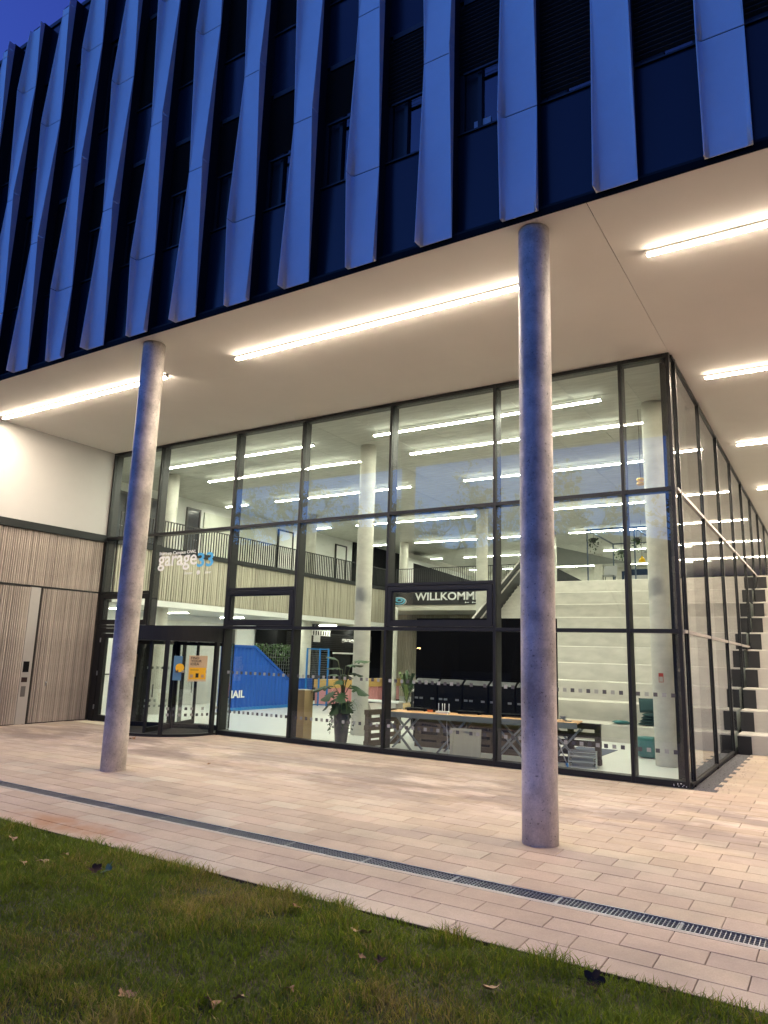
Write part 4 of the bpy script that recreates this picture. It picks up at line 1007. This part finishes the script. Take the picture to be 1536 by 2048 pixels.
MB().box(-15.27, -15.16, 4.67, 4.75, 0, 2.18).box(-15.27, -15.16, 9.56, 9.62, 0, 1.03).build("post", m_blue, bc)
text("lettering", "MAIL", .86, .25, m_textw, bc, (-15.165, 4.98, .42), (R(90), 0, R(90)), bold=.03, depth=.004)
hp = thing("trailing_plants", "green trailing plants on a wire mesh above the cut end of the container", "plant", (-15.5, 7.7, 2.2))
o = leaf_cloud(620, lambda q: (random.uniform(-15.62, -15.42), 6.65+2.1*random.random(), 2.28-abs(random.gauss(0, .38))*(1-.4*math.sin(q*17)**2)), .06, .12).build("foliage", m_leafm, hp)
o = leaf_cloud(160, lambda q: (random.uniform(-15.6, -15.42), 8.75+.35*random.random(), 2.25-1.0*random.random()), .06, .12).build("foliage", m_leafl, hp)
ms = MB()
for k in range(24): ms.box(-15.67, -15.664, 6.5+k*.13, 6.506+k*.13, 1.0, 2.25)
for k in range(10): ms.box(-15.67, -15.664, 6.5, 9.5, 1.0+k*.13, 1.006+k*.13)
o = ms.build("wire_mesh", m_steel, hp); tag(o, kind="stuff")
bfm = thing("mesh_screen", "upright blue steel frame filled with wire mesh beside the pink counter", "screen", (-15.0, 9.8, 0))
for a in ((-15.0, 9.0), (-15.0, 9.80), (-14.62, 9.84)): bx("post", bfm, m_blueframe, a[0]-.025, a[0]+.025, a[1]-.025, a[1]+.025, 0, 2.17)
for z in (.05, 2.14): bx("rail", bfm, m_blueframe, -15.02, -14.98, 9.03, 9.77, z-.02, z+.02); bx("rail", bfm, m_blueframe, -14.97, -14.65, 9.80, 9.84, z-.02, z+.02)
ms = MB()
for k in range(9): ms.box(-15.003, -14.997, 9.06+k*.085, 9.064+k*.085, .07, 2.12)
for k in range(24): ms.box(-15.003, -14.997, 9.03, 9.77, .1+k*.085, .104+k*.085)
for k in range(24): ms.box(-14.97, -14.65, 9.818, 9.822, .1+k*.085, .106+k*.085)
o = ms.build("wire_mesh", m_steel, bfm); tag(o, kind="stuff")
# pink counter
pc = thing("pink_counter", "pink corrugated service counter with a yellow wood top", "counter", (-15.1, 13, 0))
mb = MB(); v = []; k = 0; y = 10.2
while y < 15.68: v += [(-14.8 if k % 4 in (0, 1) else -14.845, y, .06), (-14.8 if k % 4 in (0, 1) else -14.845, y, .66)]; y += .055; k += 1
mb.add(v, [(2*q, 2*q+2, 2*q+3, 2*q+1) for q in range(k-1)]).build("corrugated_front", m_pink, pc)
MB().box(-15.45, -14.86, 10.2, 15.68, 0, .655).build("body", m_pink, pc)
MB().box(-14.856, -14.83, 10.2, 15.68, 0, .06).build("plinth", m_black, pc)
MB().box(-15.5, -14.77, 10.16, 15.72, .66, .97).build("counter_top", m_yellow, pc)
for k, y in enumerate((11.9, 12.2)): tag(MB().box(-15.3, -15.1, y, y+.22, .97, 1.12).build("paper_stack", m_whiteplastic), "white paper stack on the pink counter, %s from the mesh screen" % ORD[k], "paper")
# black kiosk behind the counter
kk_ = thing("black_kiosk", "black shop front with roller shutter and garage lettering behind the counter", "kiosk", (-17, 13, 0))
MB().box(-18.2, -17.05, 9.6, 17.5, 0, 3.22).build("body", m_black, kk_)
for k in range(9): bx("shutter_slat", kk_, mat("shutter_black", (.02, .02, .022), .3), -17.05, -17.01, 10.2, 16.6, 2.10+k*.085, 2.10+k*.085+.07)
for k in range(4): bx("window", kk_, g_fros, -17.05, -17.03, 10.4+k*1.55, 11.75+k*1.55, .95, 1.95)
bx("light_bar", kk_, m_textw, -17.0, -16.95, 13.4, 15.4, 1.98, 2.05)
text("lettering", "garage33", 1.5, .24, m_textw, kk_, (-16.99, 14.05, 2.48), (R(90), 0, R(90)), bold=.02, depth=.01)
hs = thing("hanging_price_board", "white striped board hanging before the black kiosk", "board", (-16.6, 12, 2.8))
MB().box(-16.62, -16.6, 11.3, 12.6, 2.72, 2.95).build("board", m_textw, hs)
for k in range(7): bx("stripe", hs, m_ink, -16.598, -16.594, 11.38+k*.17, 11.46+k*.17, 2.74, 2.92)
bx("flap", hs, m_whiteplastic, -16.62, -16.60, 11.45, 11.9, 2.45, 2.715)
for y in (11.5, 12.4): bx("hanger", hs, m_steel, -16.614, -16.606, y, y+.01, 2.95, 3.24)
# potted palm group further back, pale tray bench, blue door frame
pg = thing("potted_palm", "tall potted palm beside the black screen wall", "plant", (-11.1, 9.9, 0))
loc_obj("pot", MB().lathe([(.22, 0), (.28, .34), (.26, .34), (.25, .30)], 0, 0, 20).mesh("pot", m_card), pg)
for k in range(18):
    t = random.uniform(0, 6.28); L_ = random.uniform(.6, 1.1); c, s_ = math.cos(t), math.sin(t); h = random.uniform(.7, 1.5)
    mb = MB(); v = []
    for i_, u in enumerate((0, .35, .7, 1.0)):
        w = (.012, .07, .06, .002)[i_]; p = (c*L_*.55*u**1.3, s_*L_*.55*u**1.3, .3+h*math.sin(u*1.9)/.95*.8); v += [(p[0]-s_*w, p[1]+c*w, p[2]), (p[0]+s_*w, p[1]-c*w, p[2])]
    loc_obj("frond", mb.add(v, [(0, 1, 3, 2), (2, 3, 5, 4), (4, 5, 7, 6)], True).mesh("frond", m_leafl if k % 3 == 0 else m_leaf), pg)
pb = thing("leafy_shrub", "small leafy shrub in a wooden tub at the foot of the palm", "plant", (-9.9, 8.6, 0))
loc_obj("tub", MB().lathe([(.2, 0), (.24, .3), (.22, .3)], 0, 0, 16).mesh("tub", m_card), pb)
o = loc_obj("foliage", leaf_cloud(420, lambda q: (random.gauss(0, .17), random.gauss(0, .17), .32+.75*random.random()), .06, .12).mesh("foliage", m_leaf), pb)
o = loc_obj("twig", MB().tube([(0, 0, .28), (.02, 0, .7), (-.02, .03, 1.0)], .012, 6).mesh("twig", m_stem), pb)
wb = thing("pale_bench", "low pale bench with slanted end beside the pallets", "bench", (-11.2, 8.4, 0))
MB().box(-12.2, -10.4, 8.1, 8.6, .42, .47).build("seat", m_whiteplastic, wb)
MB().prism([(-10.95, 0), (-10.45, 0), (-10.5, .415), (-10.7, .415)], 8.12, 8.58, 'y').build("leg", m_steelstrip, wb)
MB().prism([(-12.15, 0), (-11.7, 0), (-11.9, .415), (-12.1, .415)], 8.12, 8.58, 'y').build("leg", m_steelstrip, wb)
bd = thing("blue_door_frame", "tall blue steel portal far behind the palm", "frame", (-13, 15, 0))
for a in (-13.55, -11.9): bx("post", bd, m_blueframe, a-.03, a+.03, 14.97, 15.03, 0, 2.5)
bx("lintel", bd, m_blueframe, -13.52, -11.93, 14.97, 15.03, 2.44, 2.5)
bx("dark_infill", bd, m_black, -13.5, -11.95, 15.04, 15.06, 0, 1.9)

# upper landing lounge --------------------------------------------------
fr = thing("steel_lounge_frame", "slim blue-grey steel frame around the lounge on the upper landing", "frame", (-4.6, 17, 5))
m_slim = mat("slim_steel", (.06, .09, .14), .5)
for (x, y) in ((-6.24, 16.0), (-6.22, 20.0), (-2.6, 16.0), (-2.6, 20.0), (-4.36, 16.0)): bx("post", fr, m_slim, x-.025, x+.025, y-.025, y+.025, 4.98, 7.30)
for (a, b) in (((-6.24, 16, 7.3), (-2.6, 16, 7.3)), ((-6.22, 20, 7.3), (-2.6, 20, 7.3)), ((-6.24, 16, 7.3), (-6.22, 20, 7.3)), ((-4.36, 16, 7.3), (-4.36, 20, 7.3)), ((-2.6, 16, 7.3), (-2.6, 20, 7.3))): MB().bar(a, b, .05).build("beam", m_slim, fr)
for k, (x, y, z, t) in enumerate(((-6.0, 16.05, 6.85, "on the frame corner over the stair"), (-5.35, 17.9, 6.6, "low in the middle of the lounge frame"), (-4.3, 16.1, 6.78, "beside the yellow pendant"))):
    p = thing("hanging_pot_plant", "dark hanging pot plant "+t, "plant", (x, y, z), "hanging plants on the lounge frame")
    loc_obj("pot", MB().lathe([(.07, -.08), (.12, .02), (.12, .10), (.10, .10)], 0, 0, 16).mesh("pot", m_pot), p)
    loc_obj("cord", MB().tube([(0, 0, .1), (0, 0, 7.27-z)], .006, 5).mesh("cord", m_black), p)
    o = loc_obj("foliage", leaf_cloud(110, lambda q: (random.gauss(0, .10), random.gauss(0, .1), .12-abs(random.gauss(0, .22))), .07, .13).mesh("foliage", m_leaf), p)
def pendant(x, y, z, m, r, label, top):
    p = thing("pendant_lamp", label, "lamp", (x, y, z))
    loc_obj("shade", MB().lathe([(r, 0), (r*.98, .02), (r*.75, .13), (r*.3, .19), (.03, .24), (.028, .24)], 0, 0, 24).mesh("shade", m), p)
    loc_obj("cord", MB().tube([(0, 0, .23), (0, 0, top-z)], .006, 6).mesh("cord", m_black), p)
pendant(-4.10, 16.0, 5.88, m_lampyel, .14, "yellow bell pendant lamp over the lounge sofa", 7.56)
pendant(-3.95, 16.6, 6.35, m_tgrey, .20, "grey cone pendant lamp above the lounge sofa", 7.56)
yp = thing("yellow_ring_pendant", "pair of stacked yellow rings on a cord inside the glass corner", "lamp", (-1.18, 2.75, 5.80))
for z in (0, .09): loc_obj("ring", MB().lathe([(.055, 0), (.085, .02), (.085, .06), (.06, .075)], 0, 0, 20).mesh("ring", m_lampyel), yp, (0, 0, z))
loc_obj("cord", MB().tube([(0, 0, .15), (0, 0, 1.75)], .005, 6).mesh("cord", m_black), yp)
sf = thing("lounge_sofa", "navy sofa with pale grey seat on the upper landing", "sofa", (-3.9, 16.9, 4.98))
MB().box(-4.9, -2.9, 17.1, 17.25, 5.15, 5.75).build("backrest", m_navy, sf)
MB().box(-4.9, -2.9, 16.4, 17.1, 5.15, 5.42).build("seat", m_greyfab, sf)
MB().box(-5.0, -4.9, 16.4, 17.25, 5.15, 5.6).build("armrest", m_navy, sf); MB().box(-2.9, -2.8, 16.4, 17.25, 5.15, 5.6).build("armrest", m_navy, sf)
for (x, y) in ((-4.9, 16.5), (-2.95, 16.5), (-4.9, 17.15), (-2.95, 17.15)): bx("leg", sf, m_black, x-.02, x+.02, y-.02, y+.02, 4.98, 5.15)
lc = thing("lounge_chair", "grey shell chair on the upper landing below the hanging plant", "chair", (-5.45, 16.2, 4.98))
MB().add([(-5.7, 16.0, 5.42), (-5.2, 16.0, 5.42), (-5.2, 16.4, 5.38), (-5.7, 16.4, 5.38), (-5.72, 16.5, 5.85), (-5.18, 16.5, 5.85)], [(0, 1, 2, 3), (3, 2, 5, 4)]).build("shell", m_greyfab, lc)
for (x, y) in ((-5.65, 16.05), (-5.25, 16.05), (-5.65, 16.38), (-5.25, 16.38)): bx("leg", lc, m_black, x-.012, x+.012, y-.012, y+.012, 4.98, 5.40)
ex = bx("exit_light", None, m_orange, -4.75, -4.45, 21.0, 21.05, 6.2, 6.35); tag(ex, "small red notice on the far upper wall above the sofa", "sign")

# =================================================================== TREES BEHIND THE CAMERA (seen mirrored in the glass)
def tree(x, y, h, label, sparse):
    t = thing("street_tree", label, "tree", (x, y, -.16), "trees mirrored in the glass front"); mb = MB(); tips = []
    def branch(p, d, L_, r, lv):
        pts = [p]; q = p.copy(); dd = d.copy()
        for k in range(3):
            dd = (dd+Vector((random.uniform(-.22, .22), random.uniform(-.22, .22), random.uniform(-.05, .14)))).normalized(); q = q+dd*L_/3; pts.append(q.copy())
        mb.tube(pts, [r, r*.85, r*.7, r*.5], 6 if lv < 2 else 4, cap=False)
        if lv >= 2: tips.extend(pts[1:])
        if lv < 4:
            for k in range(3 if lv < 3 else 2):
                a = random.uniform(0, 6.28); sp = random.uniform(.5, .95); s2 = pts[random.choice((2, 3))]
                nd_ = (dd+Vector((math.cos(a)*sp, math.sin(a)*sp, random.uniform(-.1, .35)))).normalized(); branch(s2, nd_, L_*random.uniform(.6, .78), r*.55, lv+1)
    branch(Vector((0, 0, 0)), Vector((0, 0, 1)), h*.36, h*.022, 0)
    loc_obj("trunk", mb.mesh("trunk", m_bark), t)
    n = 500 if sparse else 1700
    loc_obj("crown", leaf_cloud(n, lambda q: random.choice(tips)+Vector((random.gauss(0, .35), random.gauss(0, .35), random.gauss(0, .3))), .25, .5, .4).mesh("crown", m_crown), t)
for k, (x, y, h, s_) in enumerate(((-62, -44, 17, 0), (-52, -40, 15, 1), (-44, -46, 18, 0), (-35, -41, 15, 0), (-27, -44, 17, 1), (-19, -40, 15, 0), (-11, -43, 16, 0), (-3, -41, 15, 1), (5, -44, 17, 0), (14, -41, 15, 0), (24, -44, 17, 1))):
    tree(x, y, h*1.3, ("bare-branched" if s_ else "dark leafy")+" tree across the lawn facing the glass front, %s from the %s" % (["first", "second", "third", "fourth", "fifth", "sixth", "seventh", "eighth", "ninth", "tenth", "last"][k], "cladding wall side"), s_)

hv = []; NH = 60  # ridge added out of view to block the warm glow at the horizon
for k in range(NH):
    t = math.pi*(1.0+k/(NH-1)); c, q = math.cos(t), math.sin(t); hh = 24+4*mnoise.noise(Vector((k*.35, 1, 2)))+1.5*mnoise.noise(Vector((k*1.9, 4, 2)))
    hv += [(c*120, q*105, -.5), (c*135, q*120, hh), (c*260, q*240, hh+3), (c*400, q*380, -.5)]
o = MB().add(hv, [(4*k+j, 4*k+4+j, 4*k+5+j, 4*k+1+j) for k in range(NH-1) for j in range(3)], True).build("added_hills", m_crown); tag(o, kind="structure")

pl = thing("path_lamp", "small lit path lamp across the lawn, mirrored in the black screen", "lamp", (-24.3, -35.04, -.16))
loc_obj("pole", MB().tube([(0, 0, 0), (0, 0, 2.55), (.0, .0, 2.70), (-.10, .05, 2.80), (-.28, .14, 2.80)], [.05, .04, .035, .035, .03], 10).mesh("pole", m_dark), pl)
loc_obj("lamp_head", MB().lathe([(.10, 2.70), (.16, 2.72), (.14, 2.78), (.05, 2.82)], -.30, .15, 20).mesh("lamp_head", emis("path_lamp_glow", (1.0, .55, .2), 40.0)), pl)

# =================================================================== FALLEN LEAVES
def dead_leaf(x, y, z, s_, m, az, tilt, label, group):
    n = 30; v = [(0, 0, 0)]; ph = random.uniform(0, 6)
    for k in range(n):
        t = 6.2832*k/n; r = (.62+.38*abs(math.cos(2.5*t)))*random.uniform(.88, 1.06); a, b = r*math.cos(t), r*math.sin(t)*.85
        v.append((a, b, .45*a*a*math.sin(ph)+.35*abs(b)+.10*math.sin(3*t+ph)+random.uniform(-.03, .04)))
    v += [(-1.5, .05, .15), (-1.5, -.02, .15)]
    me = MB().add(v, [(0, k+1, (k+1) % n+1) for k in range(n)]+[(0, n+1, n+2)], True).mesh("fallen_leaf", m)
    o = link("fallen_leaf", me, None, (x, y, z), (tilt, random.uniform(-.3, .3), random.uniform(-.5, .5))); o.scale = (s_, s_, s_); tag(o, label, "leaf", group)
for (x, y, s_, c, ti, lab) in (
    (-4.31, -8.66, .075, 0, .3, "spread pale tan leaf in the lawn, largest near the rusty stain"),
    (-4.40, -8.80, .045, 0, .6, "small pale leaf close beside the spread tan leaf near the rusty stain"),
    (-5.33, -8.34, .06, 0, .5, "pale tan leaf in the lawn right at the rusty stain"),
    (-4.41, -8.35, .045, 0, .4, "small pale leaf between the rusty stain and the upright weed leaf"),
    (-1.41, -10.03, .065, 1, .3, "flat brown leaf deep in the lawn, farthest from the paving"),
    (-1.01, -9.74, .065, 1, 1.0, "upright curled brown leaf deep in the lawn"),
    (-.92, -9.61, .045, 0, .9, "narrow pale leaf beside the upright curled brown leaf"),
    (-.86, -8.33, .06, 0, .8, "pale folded leaf standing in the lawn by the paving edge"),
    (-.95, -8.36, .04, 0, .3, "small flat pale leaf touching the pale folded leaf"),
    (-1.58, -8.26, .045, 1, .7, "little brown leaf in the lawn edge opposite the grating"),
    (-.49, -8.72, .045, 2, .4, "small blackened leaf in the middle of the lawn"),
    (.26, -8.62, .062, 0, .5, "crumpled pink-tan leaf in the lawn before the thicker column"),
    (.75, -8.10, .080, 2, 1.3, "tall blackened leaf standing upright at the lawn edge"),
    (-3.63, -8.45, .085, 3, 1.2, "broad dull green weed leaf upright in the lawn"),
    (-3.70, -8.52, .07, 2, .9, "blackened leaf at the foot of the upright weed leaf"),
    (1.16, -7.97, .05, 2, .2, "blackened leaf flat against the lawn edging"),
    (-.75, -9.35, .04, 1, .4, "tiny brown leaf between the curled brown leaf and the paving"),
    (-.62, -8.75, .035, 1, .4, "tiny brown leaf beside the small blackened leaf")):
    dead_leaf(x, y, lawn_z(x, y)+.04, s_, [m_tan, m_brown, m_blackleaf, m_leafm][c], random.uniform(0, 6), -ti*.5 if c < 2 else ti*.6, lab, "fallen leaves on the lawn")
dead_leaf(-11.29, -1.93, gz(-1.9)+.015, .09, m_brown, .4, .2, "curled brown leaf on the paving in front of the revolving door", None)
dead_leaf(-7.44, -3.41, gz(-3.4)+.015, .05, m_brown, 1.4, .2, "small brown leaf on the paving beyond the nearer column foot", None)
